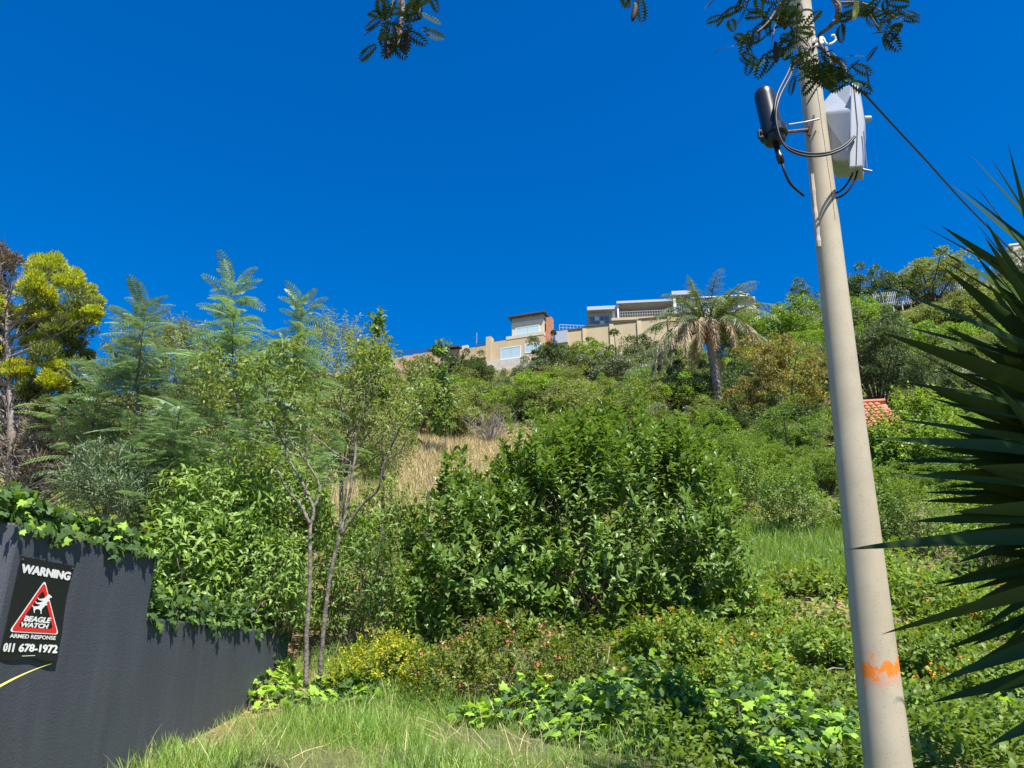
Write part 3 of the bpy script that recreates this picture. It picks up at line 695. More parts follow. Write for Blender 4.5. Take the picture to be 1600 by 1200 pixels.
def build_tower_house():
    r = R(-20); c = at(850, 524, 95); t = frame_obj('hilltop_house', 'cream hilltop house with small tower and two pale windows', 'house', (c.x, c.y, c.z), r)
    S = mpp(520, 95)                      # metres per px
    wd = 50 * S / math.cos(r)
    # tower: local x from -wd..0, y 0..3.6, z 0 = py 524
    top = at(850, 490, 95).z - c.z
    bpart('tower_wall', t, 'cream_pale', -wd, 0, 0, 3.2, -1.0, top - .75)
    bpart('tower_upper_band', t, 'grey_panel', -wd - .02, .02, -.02, 3.22, top - .75, top - .08)
    bpart('tower_roof', t, 'roof_dark', -wd - .45, .4, -.6, 3.6, top - .08, top + .16, bevel=.03)
    window(t, -wd + .55, -.65, .35, 1.75, -.01)
    bpart('tower_ledge', t, 'cream_pale', -wd - .4, .35, -1.3, -.0, -.45, .02)
    # lower storey
    zl = at(820, 562, 95).z - c.z
    bpart('lower_wall', t, 'cream', -wd - 2.6, .3, -1.25, 4, zl, -.452)
    bpart('pier', t, 'cream', -wd - 3.3, -wd - 2.55, -1.5, -.4, zl, .35)
    window(t, -wd - 1.2, -wd + 1.75, zl + .25, zl + 2.0, -1.26)
    window(t, -wd + 2.3, -.1, zl + .75, zl + 2.1, -1.26)
    bpart('retaining_wall', t, 'concrete_pale', -wd - 3.4, -wd + 3.2, -1.7, -1.28, zl - 4.5, zl + .1)
    bpart('chimney', t, 'brick_red', .25, 1.05, .2, 1.2, -1.2, top - .55)
    bpart('chimney_base', t, 'brick_red', .05, .8, -.5, .19, -1.3, .35)
    bpart('grey_lean_to_roof', t, 'roof_grey', 1.5, 3.2, .3, 2.2, -1.3, .45)
    # terrace to the left with overhanging slab
    zt = at(735, 536, 97).z - c.z
    bpart('terrace_wall', t, 'stone_tan', -wd - 7.0, -wd - 3.32, -.9, 2.6, zl + .35, zt - .55)
    bpart('terrace_slab', t, 'stone_tan', -wd - 7.2, -wd - 3.2, -1.6, -.92, zl + .9, zt - .75)
    bpart('terrace_under_wall', t, 'concrete_pale', -wd - 8.5, -wd - 3.42, -.4, .1, zl - 3, zl + .345)
    bpart('upper_terrace', t, 'cream', -wd - 6.0, -wd - .02, 1.2, 3, -1.2, -.1)
    railing(t, -wd - 6.0, -wd - .1, 1.25, -.1, .95, 34, 'rail_dark')
    for xx in (-wd - 7.3, -wd - 6.8): bpart('terrace_post', t, 'concrete_pale', xx, xx + .4, -.6, -.2, zt - 1.2, zt + .25)
    mb = MB(); mb.tube([(-wd - 5.9, 1.4, -.1), (-wd - 5.9, 1.4, 2.6)], .04, 6); mb.build('antenna_mast', M['rail_grey'], t)
build_tower_house()

def build_left_house():
    c = at(696, 556, 99); t = frame_obj('low_house', 'low dark roofed house behind the brick wall, left of the terrace', 'house', c, R(-14))
    S = mpp(550, 99)
    bpart('wall', t, 'brick_pink', -1.9, 1.9, 0, 5, -1.5, .85)
    mb = MB(); mb.poly([(-2.5, -.7, .85), (2.2, -.7, .95), (2.2, -.7, 1.2), (-2.5, -.7, 1.0)], (0, 6.2, .25)); mb.build('roof', M['roof_dark'], t)
    window(t, -1.2, .2, -.4, .6, -.01, 2, 'glass_dark', 'frame_dark')
    a, b = at(596, 586, 97), at(693, 578, 95); t = thing('brick_retaining_wall', 'long pinkish brick retaining wall with dark railing at the left of the hilltop', 'wall', a)
    d = (b - a); L = math.hypot(d.x, d.y); t.rotation_euler = (0, 0, math.atan2(d.y, d.x)); h = at(640, 560, 96).z - at(640, 584, 96).z
    cell = L / 6
    for i in range(6): bpart('wall_panel', t, 'brick_pink', i*cell + .01, (i+1)*cell - .01, 0, .35, -1.6, h + .13 * i + random.uniform(-.05, .05))
    railing(t, 0, L, .6, h + .5, .8, 30, 'rail_dark')
build_left_house()

def build_boundary():
    t = thing('hilltop_boundary_wall', 'long cream boundary wall with dark coping stepping up along the ridge', 'wall', at(868, 545, 95))
    o = t.location
    xs = [868, 913, 955, 998, 1046, 1090]; tops = [520, 511, 505.5, 500.5, 493, 488]
    for i in range(5):
        y0 = 95 - i * .9; y1 = 95 - (i + 1) * .9
        a = at(xs[i], tops[i], y0); b = at(xs[i+1], tops[i+1] + 2.0, y1); zb = o.z - 9.0
        z = (a.z + b.z) / 2; q = .12 * (b.z - a.z)
        mb = MB(o); mb.poly([(a.x, a.y, zb), (b.x, b.y, zb), (b.x, b.y, z + q), (a.x, a.y, z - q)], (0, .25, 0)); mb.build('wall_panel', M['cream'], t)
        mb = MB(o); mb.poly([(a.x - .02, a.y - .1, z - q + .005), (b.x, b.y - .1, z + q + .005), (b.x, b.y - .1, z + q + .2), (a.x - .02, a.y - .1, z - q + .2)], (0, .45, 0)); mb.build('coping', M['coping'], t)
        mb = MB(o); mb.box(b.x - .28, b.x + .28, b.y - .16, b.y + .2, zb, z + q + .02); mb.build('pier', M['cream'], t)
build_boundary()

def build_modern_house():
    r = R(-6); c = at(920, 512, 99); t = frame_obj('modern_house', 'modern flat roofed hilltop house with glazed corner and covered patio', 'house', c, r)
    S = mpp(495, 99)
    def X(px): return (px - 920) * S / math.cos(r)
    def Z(py): return at(920, py, 99).z - c.z
    bpart('glazed_block', t, 'grey_panel', X(921), X(961), .4, 6, Z(516), Z(487))
    bpart('roof_fascia', t, 'fascia', X(918.5), X(963), -.5, 6.2, Z(487) + .003, Z(481.5))
    for i in range(4):
        for j in range(3):
            x0 = X(922.5) + i * .70; z0 = Z(514) + j * .72
            bpart('pane', t, 'glass_dark' if (i + j) % 3 else 'glass_pale', x0, x0 + .62, .35, .39, z0, z0 + .62)
    bpart('corner_column', t, 'frame_white', X(957), X(961.5), .28, .39, Z(516), Z(487))
    bpart('patio_roof', t, 'fascia', X(964), X(1049), -1.0, 6, Z(481), Z(477.5))
    bpart('patio_back_wall', t, 'cream', X(965), X(1048), 2.5, 3, Z(512), Z(481) - .003)
    bpart('patio_floor', t, 'cream', X(955), X(1048), -1.0, 2.49, Z(507) , Z(503))
    bpart('patio_column', t, 'frame_white', X(964.5), X(967), -.7, -.4, Z(503) + .003, Z(481) - .003)
    railing(t, X(968), X(1048), -.85, Z(503) + .003, .95, 22, 'rail_grey')
    bpart('side_wall', t, 'frame_white', X(1050), X(1054), -1.0, 5, Z(510), Z(473))
    bpart('second_glazed_block', t, 'grey_panel', X(1054) + .003, X(1074), -.3, 5, Z(505), Z(473))
    bpart('second_fascia', t, 'fascia', X(1048) + .03, X(1078), -1.2, 5.3, Z(473) + .003, Z(467))
    for i in range(2): bpart('pane', t, 'glass_dark', X(1056) + i * .72, X(1056) + i * .72 + .64, -.36, -.31, Z(500), Z(475))
    railing(t, X(1054), X(1092), -1.4, Z(497), 1.0, 12, 'rail_grey')
    # white ridge railing running left above the boundary wall
    a = at(874, 520, 97); rl = thing('ridge_railing', 'pale railing on the ridge between brick chimney and modern house', 'railing', a, None, R(6))
    railing(rl, 0, 4.1, 0, .3, 1.0, 9, 'rail_grey')
    # gabled house on the right
    c2 = at(1075, 490, 102); g = frame_obj('gabled_house', 'grey roofed gabled house partly behind the palm tree', 'house', c2, R(-5))
    def X2(px): return (px - 1075) * mpp(470, 102)
    def Z2(py): return at(1075, py, 102).z - c2.z
    bpart('wall', g, 'cream_pale', X2(1076), X2(1180), .3, 7, Z2(510), Z2(466))
    mb = MB(); mb.poly([(X2(1076), -.3, Z2(467)), (X2(1168), -.3, Z2(467)), (X2(1166), 3.4, Z2(449)), (X2(1088), 3.4, Z2(450))], (0, .1, .16)); mb.build('roof', M['roof_grey'], g)
    mb = MB(); mb.poly([(X2(1168), -.5, Z2(466)), (X2(1185), .6, Z2(477)), (X2(1185), 3.4, Z2(477)), (X2(1168), 3.6, Z2(447)), (X2(1166), 3.3, Z2(445))], (.25, .0, .0)); mb.build('gable_end', M['cream_pale'], g)
    bpart('chimney', g, 'roof_grey', X2(1164), X2(1168), 2.9, 3.3, Z2(455), Z2(444.5))
    bpart('lower_wing', g, 'cream_pale', X2(1168), X2(1186), 1.0, 5, Z2(510), Z2(472))
    for i in range(3): window(g, X2(1092) + i * 2.2, X2(1092) + i * 2.2 + 1.5, Z2(488), Z2(472), .29, 2, 'glass_dark')
build_modern_house()

def build_right_buildings():
    # terracotta roofed house
    c = at(1365, 672, 24); g = tz(c.x, c.y); t = frame_obj('tiled_house', 'house with terracotta tiled roof just right of the pole', 'house', (c.x, c.y, c.z), R(-10))
    S = mpp(650, 24); 
    bpart('wall', t, 'cream', -.4, .95, .6, 3.0, g - c.z - 1.5, .1)
    bpart('eave_board', t, 'twig', -.62, 1.18, -.14, -.08, -.08, .08)
    run = 2.2; H = at(1365, 631, 26.2).z - c.z
    ang = math.atan2(H, run); L = math.hypot(H, run)
    rf = thing('x', '', '', (0, 0, 0)); bpy.data.objects.remove(rf)
    mb = MB(); mb.poly([(-.65, 0, -.06), (1.2, 0, -.06), (1.2, run, H - .06), (-.65, run, H - .06)], (0, .0, -.06)); roof = mb.build('roof', M['terracotta'], t)
    # barrel tile: half pipe
    tm = MB(); seg = 5; tw, tl = .20, .34
    for k in range(seg):
        a0, a1 = math.pi * k / seg, math.pi * (k+1) / seg
        p = lambda a, yy, rr: (math.cos(a) * tw/2 * rr, yy, math.sin(a) * .07 * rr)
        b = len(tm.v)
        for q in (p(a0, 0, 1.06), p(a1, 0, 1.06), p(a1, tl, .92), p(a0, tl, .92)): tm.v.append(Vector(q))
        tm.f.append((b, b+1, b+2, b+3))
    me = tm.mesh('tile'); me.materials.append(M['terracotta'])
    nrow = int(L / .30); ncol = int(1.8 / .205)
    for i in range(nrow):
        for j in range(ncol):
            if nrow * ncol > 300 and i * ncol + j >= 300: break
            o = mobj('tile', me, None, roof); s = i * .30 / L
            o.location = (-.55 + j * .205, s * run, s * H - .03 + random.uniform(0, .01)); o.rotation_euler = (ang - .06, 0, random.uniform(-.02, .02))
    mb = MB(); mb.tube([(-.65, run, H + .02), (1.2, run, H + .02)], .10, 8); mb.build('ridge_cap', M['terracotta'], t)
    # white house corner at the right edge of the ridge
    c = at(1592, 392, 90); t = frame_obj('white_house', 'white house corner showing on the ridge at the right edge', 'house', c, R(-15))
    bpart('wall', t, 'cream_pale', -.9, 6, 0, 5, -9, .95); bpart('parapet', t, 'frame_white', -1.0, 6.1, -.1, 5.1, .953, 1.15)
    # palisade fences on the ridge
    pm = MB(); pm.poly([(-.035, 0, 0), (.035, 0, 0), (.035, 0, 1.8), (0, 0, 1.95), (-.035, 0, 1.8)], (0, .03, 0)); pm = pm.mesh('pale'); pm.materials.append(M['palisade'])
    for (pa, pb, d, lab, n) in (((1368, 480), (1424, 474), 86, 'grey palisade fence above bare earth between the ridge trees', 21), ((1458, 458), (1516, 452), 86, 'grey palisade fence right of the largest ridge tree', 21)):
        a, b = at(*pa, d), at(*pb, d); t = thing('palisade_fence', lab, 'fence', a, 'palisade fences on the ridge'); v = b - a; t.rotation_euler = (0, 0, math.atan2(v.y, v.x)); L = math.hypot(v.x, v.y)
        sl = v.z / L
        for i in range(n):
            x = L * i / (n - 1); mobj('pale', pm, None, t, (x, 0, sl * x + random.uniform(-.04, .04)))
        for zz in (.4, 1.4):
            mb = MB(); mb.poly([(0, .035, zz), (L, .035, zz + v.z), (L, .035, zz + .07 + v.z), (0, .035, zz + .07)], (0, .04, 0)); mb.build('rail', M['palisade'], t)
        for i in range(5):
            x = L * i / 4; bpart('post', t, 'palisade', x - .06, x + .06, .08, .2, sl * x - 5, sl * x + 1.9)
build_right_buildings()

# ------------------------------------------------------------------ hillside bushes (prototypes shared by copies)
def proto(kind, mat, nclump=48, per=190, clump=.29, ll=(.045, .085), T=None, squash=1., vert=0., seed=0, open_=0.):
    """unit bush: radius 1, height 2, base at origin -> foliage mesh, stem mesh"""
    global rng
    old = rng; rng = np.random.default_rng(seed + 100)
    q = rnd_dir(nclump * 3); q = q[q[:, 2] > -.75][:nclump]
    rad = rng.uniform(.45, .88, len(q)); rad[rng.random(len(q)) < .18] *= .6
    lump = 1 + .24 * np.sin(q[:, 0] * 4 + seed) + .22 * np.sin(q[:, 1] * 5 + 2 * seed)
    C = q * (rad * lump)[:, None]; C[:, 2] = C[:, 2] * .95 + .72
    cs = clump * rng.uniform(.5, 1.3, len(C)); spr = rng.random(len(C)) < .2; C[spr] = (C[spr] - [0, 0, .72]) * 1.22 + [0, 0, .72]; cs[spr] *= .55
    k = np.repeat(np.arange(len(C)), per); d = rnd_dir(len(k)); d[:, 2] = np.where(d[:, 2] < -.3, -d[:, 2], d[:, 2])
    rr = cs[k] * rng.uniform(.35, 1.08, len(k)) ** .6
    pos = C[k] + d * rr[:, None] * np.array([1, 1, .8 * squash])
    ld = nrm(d + .7 * rng.normal(size=d.shape) + UP * (.25 + vert)); up = nrm(d + UP * .8 + .4 * rng.normal(size=d.shape))
    ln = rng.uniform(ll[0], ll[1], len(k))
    keep = pos[:, 2] > .02; T = T or T_diamond(.55)
    V, F = scatter(T, pos[keep], ld[keep], up[keep], ln[keep])
    me = tri_mesh('foliage_' + kind, V, F); me.materials.append(M[mat])
    mb = MB()
    for i in rng.choice(len(C), size=min(16, len(C)), replace=False):
        c = Vector(C[i]); b = Vector((rng.uniform(-.06, .06), rng.uniform(-.06, .06), -.25))
        mb.tube([b, b.lerp(c, .45) + Vector((0, 0, .1)), c], [.035, .02, .006], 5, cap=False)
    st = mb.mesh('stems_' + kind); st.materials.append(M['bark_dark'])
    rng = old
    return me, st
SPEC = {}
def reg(kind, mat, n=2, **kw): SPEC[kind] = [proto(kind, mat, seed=i * 7 + len(SPEC) * 3, **kw) for i in range(n)]
reg('olive', 'leaf_olive', 3); reg('fresh', 'leaf_fresh', 3); reg('dark', 'leaf_dark', 3)
reg('silver', 'leaf_silverfar', 2); reg('bronze', 'leaf_bronze', 2, nclump=64, per=200, clump=.22, ll=(.035, .06))
reg('feather', 'leaf_feather', 2, nclump=60, per=150, clump=.24, ll=(.08, .14), T=T_diamond(.22), vert=.3)
reg('wispy', 'leaf_olive', 2, nclump=34, per=110, clump=.26, ll=(.09, .16), T=T_diamond(.16), vert=.6)
for k_, m_ in (('olive', 'leaf_lance'), ('fresh', 'leaf_lantana'), ('dark', 'leaf_glossy'), ('wispy', 'leaf_olive'), ('silver', 'leaf_silver')):
    reg(k_ + '_near', m_, 2, nclump=85, per=210, clump=.21, ll=(.028, .055))
BUSHN = {'olive': 'olive_bush', 'fresh': 'green_bush', 'dark': 'dark_bush', 'silver': 'silver_bush', 'bronze': 'bronze_tree', 'feather': 'feathery_tree', 'wispy': 'wispy_bush'}
def hill(kind, cx, top, base, wpx, label, y=None, cat='bush', group=None, var=None, sink=.15, name=None, deep=1.):
    if y is None: p = hit(cx, base)
    else: p = at(cx, base, y)
    lim = y or (90.5 if cx < 1080 else 95)
    if p.y > lim or y: u_ = ray(cx, (top + base) / 2)[0]; p = Vector((u_ * lim, lim, tz(u_ * lim, lim)))
    S = mpp((top + base) / 2, p.y); h = max((base - top) * S * .5, at(cx, top, p.y).z - p.z + .1); rad = wpx * S / 2
    t = thing(name or BUSHN[kind], label, cat, p, group, random.uniform(0, 6.28))
    fm, sm = random.choice(SPEC[kind + '_near' if p.y < 27 and kind + '_near' in SPEC else kind])
    for nm, me in (('foliage', fm), ('stems', sm)):
        o = bpy.data.objects.new(nm, me); COL.objects.link(o); o.parent = t; o.scale = (rad, rad * deep, h / 1.68)
        if nm == 'foliage': o['kind'] = 'stuff'
    return t
G1 = 'bushes on the hillside below the houses'
HB = [
 # kind, cx, top, base, width, label
 ('dark', 862, 524, 600, 84, 'dark grey-green bush standing against the cream wall right of the tower house'),
 ('silver', 835, 560, 604, 66, 'grey-green bush in front of the concrete base of the tower house'),
 ('fresh', 932, 533, 590, 92, 'bright green bush touching the bottom of the cream boundary wall'),
 ('silver', 968, 543, 622, 130, 'large silvery bush below the cream boundary wall, left of the palm'),
 ('dark', 1006, 524, 575, 90, 'dark green bush at the cream wall just left of the palm crown'),
 ('silver', 1012, 572, 630, 84, 'smaller silvery bush between the large silvery bush and the palm'),
 ('olive', 895, 542, 590, 60, 'olive bush between the dark bush and the cream boundary wall'),
 ('silver', 1040, 536, 590, 80, 'silvery bush at the cream wall behind the left palm fronds'),
 ('olive', 1085, 530, 600, 90, 'olive bush at the cream wall directly behind the palm crown'),
 ('fresh', 738, 592, 652, 112, 'bright green rounded bush below the concrete retaining wall'),
 ('dark', 786, 588, 652, 46, 'narrow dark bush right of the bright green rounded bush'),
 ('fresh', 862, 592, 655, 130, 'wide yellow-green bush in the middle of the hillside'),
 ('olive', 910, 612, 682, 130, 'wide olive bush above the big glossy shrub'),
 ('fresh', 946, 586, 634, 56, 'small vivid green bush under the silvery bushes'),
 ('olive', 706, 618, 690, 110, 'olive bush at the upper left edge of the dry grass'),
 ('wispy', 1036, 598, 662, 70, 'pale wispy bush directly left of the palm trunk'),
 ('olive', 980, 620, 690, 100, 'dull olive bush behind the top of the glossy shrub'),
 ('dark', 1075, 560, 662, 90, 'dark bush in the shade under the palm fronds'),
 ('dark', 1168, 560, 664, 90, 'dark bush right of the palm trunk under the dead fronds'),
 ('fresh', 1222, 478, 560, 130, 'rounded green bush on the ridge right of the palm'),
 ('silver', 1268, 486, 545, 70, 'grey bush on the ridge touching the left edge of the pole'),
 ('olive', 1150, 470, 545, 90, 'olive bush on the ridge behind the palm crown'),
 ('fresh', 1338, 468, 540, 90, 'green bush on the ridge right of the pole below the trees'),
 ('dark', 1400, 486, 545, 70, 'dark green bush below the left palisade fence'),
 ('olive', 1460, 478, 540, 110, 'olive bush below the bare earth patch on the right slope'),
 ('fresh', 1400, 505, 570, 90, 'light green bush above the feathery grey tree'),
 ('olive', 1530, 455, 530, 130, 'olive bush on the right slope behind the sword leaves'),
 ('fresh', 1500, 500, 590, 130, 'mid green bush on the right slope above the silvery one'),
 ('silver', 1530, 572, 640, 100, 'silvery bush behind the sword leaves'),
 ('silver', 1596, 385, 470, 66, 'silvery bush on the ridge below the white house corner'),
 ('olive', 640, 575, 690, 100, 'olive bush right of the slim two-stemmed tree, below the brick wall'),
 ('olive', 655, 560, 625, 80, 'olive bush at the foot of the brick retaining wall'),
 ('dark', 712, 545, 625, 60, 'dark thin bush in front of the terrace of the tower house'),
 ('fresh', 1466, 622, 760, 150, 'yellow-green bush in front of the terracotta roof'),
 ('fresh', 1396, 656, 770, 96, 'yellow-green bush covering the lower edge of the terracotta roof'),
 ('fresh', 1510, 650, 780, 160, 'yellow-green bush behind the sword leaves, right of the roof'),
 ('dark', 1235, 650, 735, 150, 'dark green spreading bush left of the pole below the bronze tree'),
 ('olive', 1150, 690, 810, 130, 'olive green bush right of the top of the glossy shrub'),
 ('olive', 1246, 730, 850, 140, 'olive green bush against the left edge of the pole, above the grass gap'),
 ('dark', 1375, 745, 850, 100, 'dark bush right of the pole at mid height'),
 ('fresh', 1100, 700, 775, 90, 'light green bush behind the right shoulder of the glossy shrub'),
 ('olive', 1440, 740, 870, 150, 'olive green bush behind the lower sword leaves'),
 ('fresh', 1560, 780, 900, 150, 'green bush at the right edge behind the sword leaves'),
]
NEARB = []
for k, cx, tp, bs, wd_, lab in HB:
    if bs > 730 and cx > 1080 and hit(cx, bs).y < 24: NEARB.append((k, cx, tp, bs, wd_, lab))
    else: hill(k, cx, tp, bs, wd_, lab, group=G1)
hill('bronze', 1228, 515, 680, 165, 'large bronze-yellow tree between the palm and the pole', cat='tree')
hill('bronze', 1180, 590, 690, 110, 'smaller bronze-yellow tree at the right of the palm trunk', cat='tree')
hill('feather', 1372, 508, 640, 150, 'feathery grey-green tree right of the pole', cat='tree')
hill('feather', 1450, 540, 650, 120, 'feathery grey-green tree above the terracotta roof, half behind sword leaves', cat='tree')
G2 = 'trees on the ridge skyline'
hill('dark', 1254, 450, 495, 84, 'low dark tree on the skyline left of the pole', y=88, cat='tree', group=G2, name='ridge_tree')
hill('dark', 1340, 419, 480, 80, 'round dark tree on the skyline just right of the pole', y=88, cat='tree', group=G2, name='ridge_tree')
hill('dark', 1386, 415, 480, 58, 'narrow dark tree on the skyline, second right of the pole', y=88, cat='tree', group=G2, name='ridge_tree')
hill('olive', 1448, 409, 482, 130, 'widest domed tree on the skyline right of the pole', y=87, cat='tree', group=G2, name='ridge_tree')
hill('olive', 1505, 425, 482, 80, 'small tree on the skyline at the tips of the sword leaves', y=88, cat='tree', group=G2, name='ridge_tree')
# fill bushes over the slope
KN = {'olive': 'olive', 'fresh': 'bright green', 'dark': 'dark green', 'wispy': 'wispy dry', 'silver': 'silvery'}
def zone(px, py):
    if px < 700: return 'on the slope below the brick retaining wall'
    if px < 870: return 'between the tower house and the dry grass' if py < 690 else 'beside the dry grass'
    if px < 1030: return 'on the slope below the cream boundary wall' if py < 620 else 'behind the top of the glossy shrub'
    if px < 1180: return 'around the palm trunk' if py < 690 else 'below the palm'
    if px < 1300: return 'between the palm and the pole'
    if px < 1430: return 'right of the pole below the ridge trees' if py < 600 else 'near the terracotta roof'
    return 'on the right slope behind the sword leaves'
cnt = 0
while cnt < 250:
    px = random.uniform(560, 1640); py = random.uniform(490, 790); p = hit(px, py)
    if not (15 < p.y < 91): continue
    if 590 < px < 870 and 672 < py < 790: continue
    if p.y > 84 and 650 < px < 1100: continue
    if 1300 < px < 1420 and 620 < py < 745: continue
    k = random.choices(['olive', 'fresh', 'dark', 'wispy', 'silver'], [5, 4, 1.6, 2, .6])[0]; hpx = random.uniform(24, 46) * (1 if p.y > 45 else 1.4)
    lab = 'small ' + KN[k] + ' bush ' + zone(px, py)
    hill(k, px, py - hpx, py + 5, hpx * random.uniform(1.2, 2.2), lab, cat='bush', group=lab.replace('bush', 'bushes'), deep=random.uniform(.7, 1.2)); cnt += 1

# bare grey shrub above the dry grass
def bare_shrub(px, base, hpx, label, n=46):
    p = hit(px, base); S = mpp(base, p.y); h = hpx * S; t = thing('bare_shrub', label, 'shrub', p); mb = MB(p)
    for i in range(n):
        a = random.uniform(0, 6.28); sp = random.uniform(.2, .75) * h; e = p + Vector((math.cos(a) * sp, math.sin(a) * sp, h * random.uniform(.55, 1)))
        m = p.lerp(e, .5) + Vector((random.uniform(-.1, .1), 0, .1)) * h; mb.tube([p, m, e], [.02, .012, .004], 4, cap=False)
        for j in range(5):
            q = m.lerp(e, random.random()); mb.tube([q, q + Vector((random.uniform(-.2, .2), random.uniform(-.2, .2), random.uniform(.05, .25))) * h], [.008, .003], 3, cap=False)
    mb.build('twigs', M['bark_dead'], t)
bare_shrub(765, 700, 62, 'leafless grey twiggy shrub standing in the dry grass'); bare_shrub(800, 655, 40, 'low leafless grey shrub between green bushes above the dry grass', 30)
for px_, py_, h_, l_ in ((905, 650, 34, 'leafless twiggy shrub behind the top of the glossy shrub'), (1010, 660, 36, 'leafless twiggy shrub left of the palm'), (1262, 715, 50, 'leafless twiggy shrub against the left edge of the pole'), (1190, 735, 46, 'leafless twiggy shrub between the palm and the grass gap'), (690, 655, 40, 'leafless twiggy shrub below the terrace of the tower house'), (1480, 560, 40, 'leafless twiggy shrub on the right slope')): bare_shrub(px_, py_, h_, l_, 34)

# ------------------------------------------------------------------ scrub cover and dry grass on the slope
def in_view(x, y, m=1.08): return np.abs(x / y) < .72 * m
def slope_cover():
    # far scrub
    n = 120000; y = 26 + 66 * rng.random(n) ** .8; x = (rng.random(n) * 2 - 1) * 1.0 * y
    cl = np.sin(x * .55 + 3 * np.sin(y * .23)) * np.sin(y * .6 + 2 * np.sin(x * .31)) ; keep = (cl > -.35)
    u = x / y; k = (terrain(x, y) - EYE) / y
    field = (y < 36) & (u > -.22) & (u < .08) & (y > 19); keep &= ~field
    x, y = x[keep], y[keep]; n = len(x)
    pos = np.stack([x, y, terrain(x, y) + rng.uniform(-.02, .5, n) * (1 + .0 * y)], 1)
    d = nrm(rnd_dir(n) + UP * .6); V, F = scatter(T_diamond(.45), pos, d, nrm(rnd_dir(n) * .5 + UP), rng.uniform(.16, .4, n))
    tag(mobj('hillside_scrub', tri_mesh('hillside_scrub', V, F), M['leaf_olive']), 'low olive scrub covering the far slope', 'scrub', kind='stuff')
    # near scrub between the shrubs
    n = 76000; y = 8.2 + 18 * rng.random(n) ** .9; x = (rng.random(n) * 2 - 1) * 1.0 * y
    u = x / y; fld = (y > 17.5) & (u > -.24) & (u < .07); keep = ~fld & (y > 7.7); x, y = x[keep], y[keep]; n = len(x)
    hgt = .45 * (.5 + .5 * np.sin(x * 1.3 + 2 * np.sin(y * .8))) + .12
    pos = np.stack([x, y, terrain(x, y) + rng.random(n) * hgt], 1)
    d = nrm(rnd_dir(n) + UP * .5); V, F = scatter(T_diamond(.6), pos, d, nrm(rnd_dir(n) * .6 + UP), rng.uniform(.06, .13, n))
    tag(mobj('ground_cover', tri_mesh('ground_cover', V, F), M['leaf_lantana']), 'tangled green ground cover between the near shrubs', 'ground cover', kind='stuff')
    # dry grass field
    n = 70000; y = 16.5 + 20 * rng.random(n); x = (-.25 + .36 * rng.random(n)) * y
    e = sstep(-.25, -.2, x / y) * sstep(.11, .05, x / y); keep = rng.random(n) < e; x, y = x[keep], y[keep]; n = len(x)
    pos = np.stack([x, y, terrain(x, y) - .02], 1); d = nrm(UP + .35 * rng.normal(size=(n, 3)))
    V, F = scatter(T_blade(.045, .25), pos, d, nrm(rnd_dir(n)), rng.uniform(.25, .6, n))
    tag(mobj('dry_grass', tri_mesh('dry_grass', V, F), M['grass_dry']), 'tawny dry grass on the open patch of slope', 'grass', kind='stuff')
    # sunny green grass gaps at right
    n = 7500; y = 10.5 + 5 * rng.random(n); c = rng.random(n); x = np.where(c < .6, (.30 + .11 * rng.random(n)) * y, (.385 + .06 * rng.random(n)) * y)
    pos = np.stack([x, y, terrain(x, y)], 1); d = nrm(UP + .45 * rng.normal(size=(n, 3)))
    V, F = scatter(T_blade(.035, .4), pos, d, rnd_dir(n), rng.uniform(.25, .5, n))
    tag(mobj('gap_grass', tri_mesh('gap_grass', V, F), M['grass_green']), 'sunny light green grass in the gap left of the pole', 'grass', kind='stuff')
    n = 42000; y = 3.8 + 5.2 * rng.random(n); x = (-.05 + .85 * rng.random(n)) * y
    keep = (x > 1.0 - .22 * (y - 4.5) + .12 * rng.normal(size=n)); x, y = x[keep], y[keep]; n = len(x)
    hgt = .24 * (.5 + .5 * np.sin(x * 3.1 + 2 * np.sin(y * 1.9))) + .05
    pos = np.stack([x, y, terrain(x, y) + rng.random(n) * hgt], 1); d = nrm(rnd_dir(n) + UP * .4 + np.array([0, -.4, 0]))
    V, F = scatter(T_oval(.6, .06, .2), pos, d, nrm(rnd_dir(n) * .5 + UP), rng.uniform(.035, .075, n))
    tag(mobj('bank_weeds', tri_mesh('bank_weeds', V, F), M['leaf_lantana']), 'leafy weeds covering the bank around the pole', 'weeds', kind='stuff')
    # near lawn bank
    n = 60000; y = 3.6 + 4.3 * rng.random(n); x = -2.6 + 4.8 * rng.random(n)
    dw = (x - WX0) * WT[1] - (y - WY0) * WT[0]; keep = (dw > .03)
    xr = .85 - .30 * (y - 4.5); keep &= x < xr + .3 * rng.normal(size=n)
    thin = sstep(.5, .1, dw) * (.35); keep &= rng.random(n) > thin * (rng.random(n) < .9)
    x, y = x[keep], y[keep]; n = len(x)
    cl = .7 + .5 * np.sin(x * 3.1 + 1.5 * np.sin(y * 2)) * np.sin(y * 3.7 + x)
    pos = np.stack([x, y, terrain(x, y) - .01], 1); d = nrm(UP + .38 * rng.normal(size=(n, 3)))
    V, F = scatter(T_blade(.030, .45), pos, d, rnd_dir(n), rng.uniform(.07, .23, n) * np.clip(cl, .4, 1.4))
    tag(mobj('bank_grass', tri_mesh('bank_grass', V, F), M['grass_green']), 'long light green grass on the bank in front', 'grass', kind='stuff')
    n = 1200; y = 4.5 + 3.2 * rng.random(n); x = -2.5 + 3.4 * rng.random(n); dw = (x - WX0) * WT[1] - (y - WY0) * WT[0]; keep = dw > .03; x, y = x[keep], y[keep]; n = len(x)
    pos = np.stack([x, y, terrain(x, y)], 1); d = nrm(UP * .7 + .6 * rng.normal(size=(n, 3)))
    V, F = scatter(T_blade(.022, .5), pos, d, rnd_dir(n), rng.uniform(.12, .28, n))
